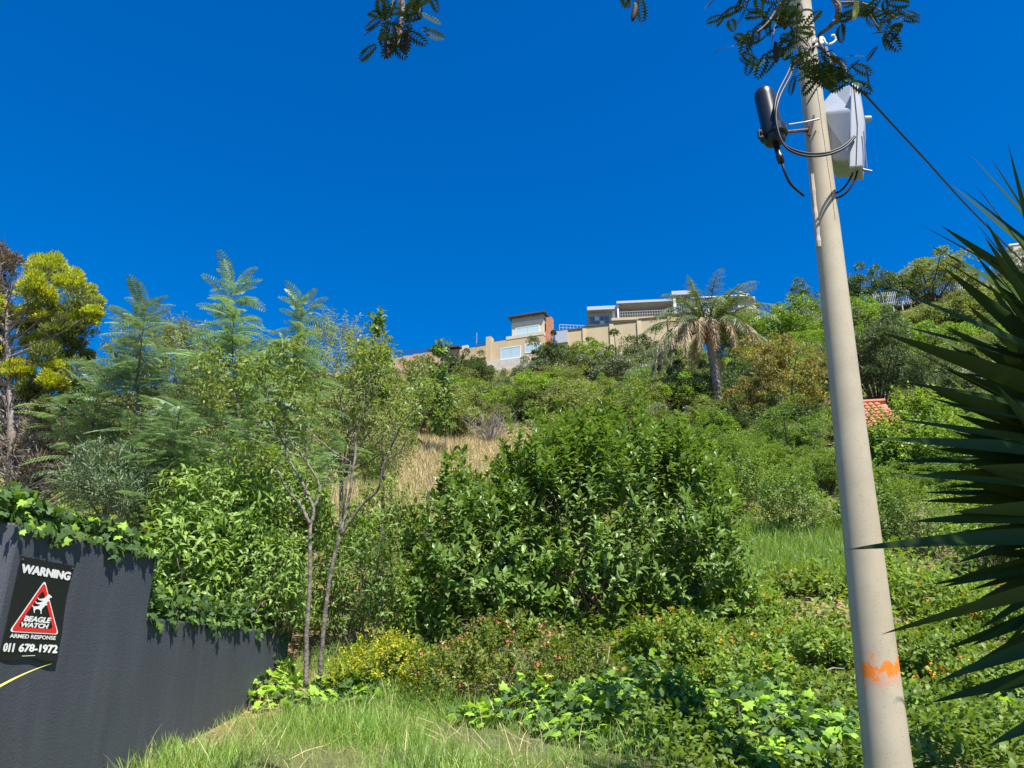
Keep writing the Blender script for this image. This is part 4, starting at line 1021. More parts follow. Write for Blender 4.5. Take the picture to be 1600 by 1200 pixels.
    tag(mobj('bank_straw', tri_mesh('bank_straw', V, F), M['grass_dry']), 'dry straw mixed into the grass of the bank', 'straw', kind='stuff')
slope_cover()

# ------------------------------------------------------------------ palm
def build_palm():
    y = 38.; cr = at(1108, 528, y); bx = at(1120, 652, y); g = Vector((bx.x, y, tz(bx.x, y)))
    t = thing('palm_tree', 'tall palm with drooping fronds and hanging dead fronds below the houses', 'palm tree', g)
    mb = MB(g); n = 34; path = []; rad = []
    for i in range(n):
        s = i / (n - 1); p = g.lerp(cr, s) + Vector((.12 * math.sin(s * 3), 0, -.2 * (1 - s))); path.append(p); rad.append((.27 - .05 * s) * (1.0 + (.10 if i % 2 else -.04)))
    mb.tube(path, rad, 12, jit=.06); mb.build('trunk', M['palm_trunk'], t)
    mb = MB(g)
    for i in range(14):
        a = i * 2.4; d = Vector((math.cos(a), math.sin(a), 0)); b = cr + d * .16 + Vector((0, 0, -.3 + .05 * i)); mb.tube([b, b + d * .15 + Vector((0, 0, .5)), b + d * .22 + Vector((0, 0, 1.0))], [.13, .10, .04], 6)
    mb.build('frond_bases', M['boot'], t)
    def frond(az, el, L, droop, mat, nm, tw=.0, hang=.35):
        h = Vector((math.cos(az), math.sin(az), 0)); d = (h * math.cos(el) + Vector((0, 0, math.sin(el)))); N = 15; pts = []; p = cr + h * .2 + Vector((0, 0, .35)); seg = L / N
        for i in range(N + 1):
            pts.append(p.copy()); p = p + d * seg
            d = (d + Vector((0, 0, -droop / N * (1 + i * .12)))).normalized()
        mb = MB(g); mb.tube(pts, [.055 * (1 - .85 * i / N) for i in range(N + 1)], 5, cap=False)
        P = np.array([tuple(q) for q in pts]); m = 80; s = np.linspace(.14, 1, m); idx = s * N; i0 = np.minimum(idx.astype(int), N - 1); f = (idx - i0)[:, None]
        pos = P[i0] * (1 - f) + P[i0 + 1] * f; tang = nrm(P[i0 + 1] - P[i0]); side = nrm(np.cross(tang, UP)); ll = .72 * np.sin(np.pi * (.16 + .76 * s)) ** .7
        allp = []; 
        for sg in (-1, 1):
            dd = nrm(tang * .75 + side * sg * .8 - UP * hang + .16 * rng.normal(size=pos.shape) + UP * .22 * (rng.random((m, 1)) - .4))
            allp.append(scatter(T_blade(.055, .28), pos - np.array(g), dd, nrm(UP + .3 * rng.normal(size=pos.shape)), ll * rng.uniform(.8, 1.1, m)))
        V, F = merge(allp); fr = mobj(nm, tri_mesh(nm, V, F), mat, t); mb.build('rachis', mat, fr)
    for i in range(27):
        az = i * 2.39996 + random.uniform(-.2, .2); el = R(78) - R(72) * (i / 26) ** 1.1
        frond(az, el, random.uniform(3.5, 4.5) * (.85 if el > 1 else 1), random.uniform(.9, 1.35), M['palm_green'], 'frond')
    frond(R(125), R(82), 3.7, .35, M['palm_green'], 'frond'); frond(R(190), R(80), 3.4, .3, M['palm_green'], 'frond'); frond(R(20), R(52), 3.6, .7, M['palm_green'], 'frond'); frond(R(-20), R(60), 3.5, .6, M['palm_green'], 'frond')
    for az, L in ((176, 5.2), (190, 4.8), (206, 4.6), (224, 4.2), (-8, 5.0), (-20, 4.8), (-38, 4.4), (6, 4.6), (-70, 3.6), (262, 3.8), (243, 4.), (100, 4.), (60, 4.)):
        frond(R(az), R(36), L, 2.9, M['palm_dead'], 'dead_frond', hang=.55)
build_palm()

# ------------------------------------------------------------------ sword-leaved plants
def sword(p0, tip, wd, sag, mat, parent, nseg=10, fold=.28, name='leaf', roll=0.):
    p0 = Vector(p0); tip = Vector(tip); d = tip - p0; L = d.length; off = parent.location
    pts = [p0.lerp(tip, i / nseg) + Vector((0, 0, sag * L * 4 * (i / nseg) * (1 - i / nseg))) for i in range(nseg + 1)]
    V = []; F = []
    for i, p in enumerate(pts):
        s = i / nseg; dd = (pts[min(i+1, nseg)] - pts[max(i-1, 0)]).normalized(); sd_ = dd.cross(Vector((0, 0, 1)))
        sd_ = sd_.normalized() if sd_.length > .05 else Vector((1, 0, 0)); n_ = sd_.cross(dd)
        if roll: sd_ = Matrix.Rotation(roll, 3, dd) @ sd_; n_ = sd_.cross(dd)
        ww = wd * (.55 + .45 * math.sin(min(1, s / .45) * math.pi / 2)) * max(0, 1 - max(0, (s - .45) / .55)) ** .8 * .5 + .0006
        V += [p - sd_ * ww + n_ * ww * fold - off, p - off, p + sd_ * ww + n_ * ww * fold - off]
    for i in range(nseg):
        b = i * 3; F += [(b, b+1, b+4, b+3), (b+1, b+2, b+5, b+4)]
    me = bpy.data.meshes.new(name); me.from_pydata([tuple(v) for v in V], [], F); me.polygons.foreach_set('use_smooth', np.ones(len(F), bool)); me.update()
    return mobj(name, me, mat, parent)
def build_yucca():
    c = at(1730, 700, 2.75); g = tz(c.x, c.y)
    t = thing('yucca', 'large dark sword-leaved plant in shade filling the right edge', 'yucca', (c.x, c.y, g))
    mb = MB(t.location); mb.tube([(c.x + .05, c.y, g - .1), (c.x + .02, c.y, (g + c.z) / 2), (c.x, c.y, c.z)], [.11, .09, .10], 12, jit=.08); mb.build('trunk', M['bark_dead'], t)
    tips = [(1545, 242, 335, 2.7), (1518, 281, 395, 2.6), (1575, 225, 330, 2.6), (1436, 350, 445, 2.5), (1446, 380, 470, 2.75), (1462, 400, 490, 2.45), (1370, 443, 545, 2.35), (1390, 505, 565, 2.5), (1380, 520, 600, 2.3), (1405, 537, 640, 2.6),
            (1402, 596, 640, 2.5), (1455, 612, 665, 2.8), (1458, 630, 660, 2.4), (1400, 655, 690, 2.4), (1368, 685, 705, 2.3), (1388, 722, 730, 2.6), (1374, 740, 762, 2.35), (1440, 783, 785, 2.7), (1424, 815, 812, 2.5), (1322, 859, 850, 2.2), (1378, 991, 935, 2.2),
            (1463, 1066, 1028, 2.25), (1530, 1093, 1068, 2.35), (1545, 1165, 1140, 2.2), (1500, 900, 880, 2.6), (1440, 770, 775, 2.8), (1460, 840, 835, 2.75), (1480, 760, 760, 2.9), (1450, 580, 600, 2.9), (1500, 620, 635, 2.9), (1480, 690, 695, 2.95), (1500, 520, 560, 2.9), (1520, 730, 738, 2.5), (1510, 950, 915, 2.8), (1535, 560, 590, 2.6), (1490, 800, 800, 2.5), (1515, 1010, 975, 2.7)]
    mb = MB(t.location); mb.tube([(c.x, c.y, c.z), at(1765, 560, 2.8)], [.10, .07], 12, jit=.08); mb.build('upper_trunk', M['bark_dead'], t)
    for i in range(64):
        i0 = random.randrange(2, 22); A_, B_ = tips[i0], tips[i0 + 1]; f_ = random.random()
        tips.append((random.uniform(1440, 1570), A_[1] + (B_[1] - A_[1]) * f_ + random.uniform(-12, 12), A_[2] + (B_[2] - A_[2]) * f_ + random.uniform(-10, 10), random.uniform(2.45, 2.95)))
    for (qx, qy, ey, d) in tips:
        e = at(qx, qy, d); sl_ = (ey - qy) / (1600 - qx); b = at(1770, min(1250, qy + sl_ * (1770 - qx)), 2.8)
        if b.z > c.z + .75: b.z = c.z + .75
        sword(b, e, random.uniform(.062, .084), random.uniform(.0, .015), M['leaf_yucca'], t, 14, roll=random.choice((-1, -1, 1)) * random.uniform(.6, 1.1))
    for i in range(34):           # the rest of the rosette, away from the pole
        az = random.uniform(-2.2, 1.5); el = random.uniform(-.7, 1.35); L = random.uniform(.7, .95)
        d = Vector((math.cos(az) * math.cos(el), math.sin(az) * math.cos(el), math.sin(el)))
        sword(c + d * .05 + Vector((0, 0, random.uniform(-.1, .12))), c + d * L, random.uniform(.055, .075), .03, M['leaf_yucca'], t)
    # paler sunlit head behind
    c2 = at(1665, 770, 3.9); g2 = tz(c2.x, c2.y)
    t2 = thing('yucca', 'brighter green sword-leaved plant in sun behind the dark one', 'yucca', (c2.x, c2.y, g2))
    mb = MB(t2.location); mb.tube([(c2.x, c2.y, g2 - .1), (c2.x, c2.y, c2.z)], [.09, .09], 10, jit=.08); mb.build('trunk', M['bark_dead'], t2)
    for i in range(64):
        az = R(180) + random.uniform(-1.9, 1.9); el = random.uniform(-.75, 1.25); L = random.uniform(.6, .95)
        d = Vector((math.cos(az) * math.cos(el), math.sin(az) * math.cos(el) * .8, math.sin(el)))
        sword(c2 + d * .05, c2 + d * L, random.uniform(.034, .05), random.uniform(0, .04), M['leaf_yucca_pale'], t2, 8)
    for (px, py, y, rpx, lab, n) in ((1122, 682, 33, 40, 'small spiky pale green rosette plant at the foot of the palm', 44), (712, 762, 17, 34, 'spiky green rosette plant at the left shoulder of the glossy shrub', 36)):
        c = at(px, py, y); gg = tz(c.x, c.y); t3 = thing('spiky_plant', lab, 'plant', (c.x, c.y, min(gg, c.z - .2))); S = mpp(py, y)
        mb = MB(t3.location); mb.tube([t3.location, c], [.07 * y / 17, .06 * y / 17], 8); mb.build('trunk', M['bark_dead'], t3)
        for i in range(n):
            az = random.uniform(0, 6.28); el = random.uniform(-.35, 1.4); d = Vector((math.cos(az) * math.cos(el), math.sin(az) * math.cos(el), math.sin(el))); L = rpx * S * random.uniform(.8, 1.1)
            sword(c + d * .05, c + d * L, .045 * y / 17, .0, M['leaf_yucca_pale'], t3, 5)
build_yucca()
def build_strap():
    b = at(-60, 1112, 3.0); t = thing('strap_leaf', 'single yellow strap leaf arching across the dark wall under the sign', 'leaf', b)
    sword(b, at(81, 1037, 3.3), .022, .05, M['strap_yellow'], t, 12, name='blade')
    mb = MB(b); g = tz(b.x - .3, b.y); mb.tube([(b.x - .3, b.y, g), (b.x - .15, b.y, b.z - .2), b], [.012, .01, .008], 6); mb.build('stalk', M['strap_yellow'], t)
build_strap()

# ------------------------------------------------------------------ near shrubs
def L3(px, py, y, rx, ry, rz_): return (tuple(at(px, py, y)), (rx, ry, rz_))
def ground_at(px, y, dz=0.):
    u = ray(px, 950)[0]; x = u * y; return Vector((x, y, tz(x, y) + dz))
TG = T_oval(.42, .08, .14); TL = T_oval(.30, .05, .3); TB = T_oval(.6, .06, .2); TS = T_diamond(.55, .06, .12); TI = T_ivy()
for k, cx, tp, bs, wd_, lab in NEARB:
    q = hit(cx, bs); S_ = mpp((tp + bs) / 2, q.y); rw = wd_ * S_ / 2; hh = at(cx, tp, q.y).z - q.z
    lob = [((q.x, q.y, q.z + hh * .45), (rw * .75, rw * .7, hh * .5))]
    for i in range(5): lob.append(((q.x + rw * random.uniform(-.75, .75), q.y + rw * random.uniform(-.5, .5), q.z + hh * random.uniform(.25, .7)), (rw * random.uniform(.3, .5), rw * .4, hh * random.uniform(.22, .36))))
    mt = {'olive': 'leaf_lance', 'fresh': 'leaf_lantana', 'dark': 'leaf_glossy', 'silver': 'leaf_silver'}[k]
    shrub({'olive': 'olive_bush', 'fresh': 'green_bush', 'dark': 'dark_bush', 'silver': 'silver_bush'}[k], lab, 'bush', q, lob, 520, 9, .22 * q.y / 14, (.05 * q.y / 14, .095 * q.y / 14), TL if k == 'olive' else TB, M[mt], M['twig'], a0=.75, a1=0., droop=.15, nst=30, r0=.012, upb=.5, group=G1, lead=40, spread=.25)
shrub('glossy_shrub', 'big dark green glossy-leaved shrub in the centre', 'shrub', ground_at(900, 9.3),
      [L3(760, 900, 8.9, .95, .9, 1.0), L3(900, 860, 9.3, 1.1, 1.0, 1.3), L3(1000, 830, 9.7, 1.15, 1.0, 1.45), L3(1075, 890, 9.3, .75, .8, 1.05), L3(850, 780, 9.8, .7, .7, .75), L3(975, 725, 10.2, .6, .6, .6), L3(710, 830, 9.4, .55, .6, .7), L3(805, 795, 9.5, .6, .6, .7), L3(890, 745, 9.9, .55, .6, .6), L3(1075, 775, 9.9, .55, .6, .7)],
      1900, 13, .26, (.085, .15), TG, M['leaf_glossy'], M['twig'], a0=.85, a1=.15, nst=90, r0=.013, upb=.9, nparts=300, inner=.2, minz=-.45, spread=.5, lead=230)
# tall leading shoots of the same kind, rising out of the left half
GS = 'glossy shoots above the central shrub'
for i, (px, py) in enumerate([(812, 690), (870, 662), (722, 722), (688, 742)]):
    pass

# left bank: lance-leaved shrubs, wattles, slim tree
LN = [  # px,py centre, y, rx, rz, label
 (335, 795, 7.6, .62, .50, 'lance-leaved shrub with large pale drooping leaves above the lower wall'),
 (285, 880, 7.2, .45, .50, 'leafy green shrub right against the step of the dark wall'),
 (400, 900, 7.4, .52, .55, 'leafy green shrub above the lower wall, left of the slim stems'),
 (430, 780, 8.2, .55, .55, 'leafy shrub behind the slim stems at mid height'),
 (560, 900, 8.0, .50, .55, 'tangled green shrub right of the slim stems'),
 (595, 800, 9.5, .45, .5, 'low green shrub at the lower edge of the dry grass'),
]
for px, py, y, rx, rz_, lab in LN:
    shrub('leafy_shrub', lab, 'shrub', ground_at(px, y), [L3(px, py, y, rx, rx*.9, rz_), L3(px - 30, py + 50, y, rx*.7, rx*.7, rz_*.8), L3(px + 35, py + 40, y + .1, rx*.7, rx*.7, rz_*.8)],
          330, 9, .2, (.08, .14) if py < 800 or px < 300 else (.055, .095), TL, M['leaf_lance'], M['twig'], a0=.7, a1=-.1, droop=.35, nst=26, r0=.012, upb=.3, group='leafy shrubs behind the lower wall')
shrub('yellow_leaved_shrub', 'yellow-green small-leaved shrub behind the lower wall', 'shrub', ground_at(350, 7.9), [L3(350, 860, 7.9, .6, .5, .5), L3(420, 840, 8.1, .45, .5, .45)], 420, 9, .16, (.045, .08), TB, M['leaf_pale'], M['twig'], nst=20, r0=.01, upb=.4)
shrub('silver_shrub', 'silvery grey-green shrub behind the ivy left of the wattles', 'shrub', ground_at(165, 7.6), [L3(160, 745, 7.6, .36, .35, .40), L3(205, 775, 7.5, .25, .3, .3)], 260, 16, .24, (.06, .10), T_diamond(.16), M['leaf_silver'], M['twig'], a0=.8, a1=.55, nst=16, r0=.01, upb=1.0)

def wattle(label, base_px, y, top, spreadpx, nfr, flen, pts=None):
    b = ground_at(base_px, y); tp = at(*top, y); t = thing('wattle_tree', label, 'tree', b, 'feathery wattle trees on the left')
    H = tp.z - b.z; S = mpp(700, y); mb = MB(b)
    lead = [b + Vector((0, 0, -.1)), b.lerp(tp, .4) + Vector((random.uniform(-.15, .15), .05, 0)), b.lerp(tp, .75) + Vector((random.uniform(-.1, .1), 0, 0)), tp]; path = bez(lead, 8)
    mb.tube(path, [.035 * (1 - .85 * i / (len(path) - 1)) for i in range(len(path))], 7)
    P = []; D = []
    n_top = int(nfr * .24)
    for i in range(n_top):                      # whorls round the leader
        s = .66 + .34 * i / n_top; p = path[min(len(path) - 1, int(s * (len(path) - 1)))]; a = i * 2.4
        h = Vector((math.cos(a), math.sin(a), 0)); P.append(p + Vector((0, 0, random.uniform(-.04, .04)))); P[-1] += Vector((random.gauss(0, .05), random.gauss(0, .05), 0)); D.append(h * (1.0 - .35 * (s - .70) / .30) + Vector((random.gauss(0, .25), random.gauss(0, .25), random.gauss(0, .15))) + Vector((0, 0, .22 + .5 * max(0, s - .88) / .12)))
    nb = 11
    for j in range(nb):
        s = .25 + .5 * j / nb; p = path[int(s * (len(path) - 1))]; a = j * 2.4 + random.uniform(-.3, .3); h = Vector((math.cos(a), math.sin(a), 0)); Lb = spreadpx * S * random.uniform(.5, 1.5) * (1.2 - .8 * s)
        e = p + h * Lb + Vector((0, 0, Lb * random.uniform(.4, .95))); q = bez([p, p.lerp(e, .5) + Vector((0, 0, -.05 * Lb)), e], 7); mb.tube(q, [.016 * (1 - .8 * i / (len(q) - 1)) for i in range(len(q))], 5)
        m = int(nfr * .85 / nb)
        for i in range(m):
            f = .25 + .75 * i / m; r_ = q[min(len(q) - 1, int(f * (len(q) - 1)))]; aa = random.uniform(0, 6.28); P.append(r_ + Vector((random.uniform(-.05, .05), random.uniform(-.05, .05), random.uniform(-.05, .05)))); D.append(Vector((math.cos(aa), math.sin(aa), random.uniform(-.1, .6))) + h * .6 * f)
    P = np.array([tuple(p) for p in P]); D = np.array([tuple(d) for d in D]); n = len(P)
    mb.build('trunk', M['bark_grey'], t)
    V, F = scatter(T_comb(13, .25, .029, 66, .3, .010), P - np.array(b), D, nrm(UP + .2 * rng.normal(size=(n, 3))), flen * rng.uniform(.6, 1.1, n)); o = mobj('crown', tri_mesh('crown', V, F), M['leaf_wattle'], t)
wattle('blue-green wattle with the tallest feathery tip on the left', 362, 8.8, (362, 432), 120, 300, .42)
wattle('wattle with feathery tip nearest the golden conifer', 240, 8.4, (222, 468), 130, 300, .40)
wattle('wattle with feathery tip right of the tallest one', 440, 9.2, (475, 462), 120, 260, .42)
wattle('lower wattle in front, above the ivy on the wall', 250, 7.9, (270, 640), 120, 280, .38)
wattle('lower wattle beside the silvery shrub', 160, 8.6, (150, 590), 100, 220, .40)

def small_tree(name, label, base_px, y, lobes, T, mat, nsh, nl, ll, L=.25, stem='bark_grey', droop=.1, a0=.7, a1=0., upb=.4, trunk_r=.05, nst=18, group=None, cat='tree', inner=.3):
    b = ground_at(base_px, y); t = thing(name, label, cat, b, group)
    tips, dirs = lobed_tips(nsh, lobes, inner, -.8); dirs = nrm(dirs + UP * upb + .3 * rng.normal(size=dirs.shape)); fr = shoots(tips, dirs, nl, L, ll, a0, a1, droop)
    V, F = scatter(T, fr[0] - np.array(b), fr[1], fr[2], fr[3]); mobj('crown', tri_mesh('crown', V, F), mat, t)['kind'] = 'stuff'
    mb = MB(b); cen = sum((Vector(c) for c, r in lobes), Vector()) / len(lobes); fork = b.lerp(cen, .5 if nst > 10 else .85)
    mb.tube([b - Vector((0, 0, .1)), b.lerp(fork, .5) + Vector((.04, 0, 0)), fork], [trunk_r, trunk_r*.85, trunk_r*.7], 8)
    for i in rng.choice(len(tips), size=nst, replace=False):
        e = Vector(tips[i]); mb.tube([fork, fork.lerp(e, .5) + Vector((0, 0, .12)), e], [trunk_r*.5, trunk_r*.3, .004], 5, cap=False)
    mb.build('trunk', M[stem], t)
GO = 'wispy olive trees behind the wattles'
small_tree('wispy_tree', 'wispy olive-yellow tree between the golden conifer and tallest wattle', 240, 12, [L3(250, 600, 12, 1.0, .9, 1.2), L3(180, 640, 12, .7, .7, .8), L3(280, 560, 12, .7, .7, .7)], T_diamond(.2), M['leaf_olive'], 1100, 14, (.07, .12), group=GO, droop=.25)
small_tree('wispy_tree', 'wispy olive tree right of the wattles, behind the slim stems', 520, 13, [L3(520, 590, 13, 1.0, .9, 1.2), L3(560, 620, 13, .8, .8, 1.1), L3(480, 650, 13, .9, .8, 1.2), L3(600, 680, 13, .6, .8, .8)], T_diamond(.2), M['leaf_olive'], 1500, 14, (.07, .12), group=GO, droop=.25)
small_tree('wispy_tree', 'dense olive tree filling the gap behind the tallest wattle', 390, 11.5, [L3(390, 640, 11.5, 1.0, .9, 1.2), L3(330, 700, 11.5, .9, .8, 1.0), L3(440, 720, 11.5, .8, .8, 1.0)], T_diamond(.25), M['leaf_olive'], 1200, 12, (.07, .12), group=GO, droop=.25)
GP = 'slender dark-leaved saplings'
small_tree('sapling', 'slender dark-leaved sapling standing against the sky left of the brick wall', 592, 13, [L3(590, 505, 13, .17, .17, .33), L3(592, 560, 13, .22, .2, .35), L3(596, 610, 13, .2, .2, .3)], TB, M['leaf_glossy'], 75, 9, (.09, .14), group=GP, trunk_r=.03, nst=8, inner=.5)
small_tree('sapling', 'slender sapling in front of the low dark roofed house', 690, 28, [L3(690, 545, 28, .36, .36, .40), L3(692, 585, 28, .5, .45, .55), L3(690, 625, 28, .55, .45, .55), L3(692, 660, 28, .5, .45, .5)], TB, M['leaf_glossy'], 120, 9, (.16, .26), group=GP, trunk_r=.03, nst=8, inner=.5)

def build_slim_tree():
    b = ground_at(490, 7.1); t = thing('slim_tree', 'slim two-stemmed young tree with bare forking branches', 'tree', b)
    mb = MB(b)
    def br(pts, r0, r1, mbx=mb, sides=8):
        w_ = bez([at(px, py, y) for px, py, y in pts], 6); n = len(w_); w_ = [p + Vector((random.uniform(-1, 1), random.uniform(-1, 1), 0)) * .004 for p in w_]
        mbx.tube(w_, [r0 + (r1 - r0) * i / (n - 1) for i in range(n)], sides, jit=.1); return w_
    B = []
    b1 = br([(478, 1075, 7.1), (479, 1000, 7.1), (484, 900, 7.12), (484, 820, 7.15)], .023, .016); 
    b2 = br([(498, 1065, 7.08), (506, 980, 7.05), (516, 900, 7.05), (532, 835, 7.05)], .022, .015)
    for pts, r0 in (([(484, 820, 7.15), (470, 790, 7.15), (448, 765, 7.1), (432, 735, 7.0), (408, 712, 6.95)], .017), ([(484, 825, 7.15), (490, 795, 7.2), (470, 750, 7.3), (450, 715, 7.35), (442, 690, 7.4), (410, 650, 7.4), (388, 625, 7.45)], .017),
                    ([(490, 795, 7.2), (500, 765, 7.25), (488, 735, 7.3), (462, 700, 7.35), (425, 655, 7.4), (405, 622, 7.4)], .012), ([(532, 835, 7.05), (545, 780, 7.1), (550, 745, 7.1), (556, 700, 7.15), (552, 675, 7.2), (566, 650, 7.2), (585, 610, 7.2), (600, 570, 7.2)], .016),
                    ([(530, 840, 7.05), (565, 790, 7.0), (590, 765, 6.95), (600, 725, 6.9), (622, 675, 6.85), (640, 645, 6.8), (652, 632, 6.8)], .015), ([(600, 722, 6.9), (625, 705, 6.85), (638, 680, 6.8)], .007), ([(618, 672, 6.85), (610, 650, 6.8), (606, 630, 6.75)], .007),
                    ([(545, 720, 7.1), (520, 705, 7.05), (495, 685, 7.0), (478, 668, 7.0), (472, 640, 6.95)], .009), ([(535, 810, 7.05), (540, 770, 6.95), (548, 720, 6.95)], .010), ([(566, 650, 7.2), (580, 580, 7.2), (586, 555, 7.25)], .008), ([(470, 790, 7.15), (480, 745, 7.1), (478, 700, 7.0), (483, 660, 7.)], .008),
                    ([(425, 655, 7.4), (415, 600, 7.4), (420, 560, 7.4)], .007), ([(552, 690, 7.15), (535, 640, 7.2), (530, 600, 7.2)], .007)):
        B.append(br(pts, r0, .004))
    mb.build('stems', M['bark_grey'], t, True)
    TI_ = []; DI = []
    for w_ in B:
        for i in range(int(len(w_) * .72), len(w_)):
            for k in range(1):
                TI_.append(w_[i] + Vector((random.gauss(0, .06), random.gauss(0, .06), random.gauss(.03, .06)))); DI.append(Vector((random.gauss(0, .6), random.gauss(0, .6), .5)))
    for px, py, rp, n in ((400, 570, 42, 42), (360, 605, 42, 30), (592, 542, 30, 46), (560, 560, 25, 10), (668, 602, 28, 34), (630, 640, 25, 8), (470, 585, 38, 30), (430, 620, 38, 16), (450, 535, 30, 20), (500, 640, 30, 8), (330, 565, 35, 26), (390, 690, 40, 18)):
        for i in range(n):
            q = at(px + random.gauss(0, rp*.55), py + random.gauss(0, rp*.45), 7.15 + random.gauss(0, .2)); TI_.append(q); DI.append(Vector((random.gauss(0, .6), random.gauss(0, .6), .6)))
    tips = np.array([tuple(p) for p in TI_]); dirs = np.array([tuple(d) for d in DI])
    fr = shoots(tips, dirs, 8, .12, (.055, .085), .5, -.2, .55); V, F = scatter(T_oval(.36, .05, .35), fr[0] - np.array(b), fr[1], fr[2], fr[3])
    mobj('crown', tri_mesh('crown', V, F), M['leaf_pale'], t)['kind'] = 'stuff'
build_slim_tree()

def build_conifer():
    y = 10.; b = ground_at(20, y); t = thing('golden_conifer', 'golden yellow conifer with dead brown lower branches at the left edge', 'tree', b)
    S = mpp(600, y); axis_top = at(5, 395, y)
    mb = MB(b); mb.tube([b - Vector((0, 0, .2)), b.lerp(axis_top, .5) + Vector((.05, 0, 0)), axis_top], [.07, .05, .015], 10)
    dead = MB(b)
    gold = [(75, 420, 36, 1), (110, 445, 34, 1), (60, 455, 34, 1), (140, 470, 24, 1), (35, 500, 26, 1), (120, 500, 30, .8), (75, 490, 34, .8), (5, 492, 22, 1), (60, 540, 26, 1), (80, 565, 30, 1), (30, 580, 26, .9), (95, 520, 30, .5), (120, 560, 28, .35), (85, 600, 24, .8), (45, 610, 22, .5), (110, 610, 22, .4), (-30, 470, 40, .8), (-40, 560, 40, .7), (145, 488, 14, .9), (70, 640, 18, .4)]
    brown = [(8, 412, 30), (-15, 400, 30), (-15, 450, 34), (100, 640, 24), (60, 690, 40), (10, 655, 36), (90, 700, 32), (20, 720, 45), (100, 750, 30), (50, 755, 40), (-10, 690, 50), (-10, 560, 34), (-20, 470, 24), (-5, 530, 26), (0, 620, 32), (70, 660, 34), (120, 680, 22), (115, 720, 24), (60, 725, 34)]
    gp, gd, gl = [], [], []; dp, dd_, dl = [], [], []
    def spray(px, py, r, out, n):
        c = np.array(at(px, py, y + random.uniform(-.35, .5))); rm = r * S
        nb = 14
        for k in range(nb):
            q = rnd_dir(1)[0]; e = c + q * rm * rng.uniform(.35, .8) * np.array([1, 1, .9]); m = n // nb
            d = rnd_dir(m); d[:, 2] = np.where(d[:, 2] < -.2, -d[:, 2], d[:, 2]); out[0].append(e + d * rm * .38 * rng.random((m, 1)) ** .4); out[1].append(nrm(d + UP * .8 + q * .6 + .3 * rng.normal(size=d.shape))); out[2].append(rng.uniform(.04, .075, m))
        return c
    gr_p, gr_d, gr_l = [], [], []  # shaded sprays of the golden crown: shade put into the leaf colour as olive
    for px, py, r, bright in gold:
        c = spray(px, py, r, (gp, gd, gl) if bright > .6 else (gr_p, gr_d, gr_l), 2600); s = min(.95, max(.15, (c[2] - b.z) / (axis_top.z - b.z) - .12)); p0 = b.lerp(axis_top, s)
        mb.tube([p0, p0.lerp(Vector(c), .5) - Vector((0, 0, .08)), c], [.028, .018, .006], 5, cap=False)
        spray(px + 4, py + r * .7, r * .9, (gr_p, gr_d, gr_l), 700)  # underside of each clump, its shade given by olive leaves
    for px, py, r in brown:
        c = spray(px, py, r, (dp, dd_, dl), 1100); s = min(.95, max(.05, (c[2] - b.z) / (axis_top.z - b.z) - .1)); p0 = b.lerp(axis_top, s)
        for k in range(16):
            e = Vector(c) + Vector((random.gauss(0, .5), random.gauss(0, .5), random.gauss(0, .45))) * r * S; dead.tube([p0, p0.lerp(e, .6) - Vector((0, 0, .1)), e], [.014, .008, .002], 4, cap=False)
            for j in range(5):
                q = p0.lerp(e, random.uniform(.5, 1)); dead.tube([q, q + Vector((random.gauss(0, .12), random.gauss(0, .12), random.gauss(.02, .1)))], [.005, .0015], 3, cap=False)
    for i in range(120):          # grey bare twigs along the trunk
        s = random.uniform(.05, .85); p0 = b.lerp(axis_top, s); e = p0 + Vector((random.gauss(.1, .4), random.gauss(-.1, .4), random.uniform(.1, .5))); dead.tube([p0, e], [.01, .003], 4, cap=False)
    mb.build('trunk', M['bark_dead'], t); dead.build('dead_twigs', M['bark_dead'], t)
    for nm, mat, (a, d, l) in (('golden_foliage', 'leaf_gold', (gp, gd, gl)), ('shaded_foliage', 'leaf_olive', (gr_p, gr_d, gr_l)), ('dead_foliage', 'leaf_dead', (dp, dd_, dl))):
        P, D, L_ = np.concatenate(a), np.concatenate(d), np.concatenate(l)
        V, F = scatter(T_diamond(.30), P - np.array(b), D, nrm(rnd_dir(len(P)) + UP * .4), L_); mobj('shade_tinted_foliage' if nm == 'shaded_foliage' else nm, tri_mesh(nm, V, F), M[mat], t)['kind'] = 'stuff'
build_conifer()

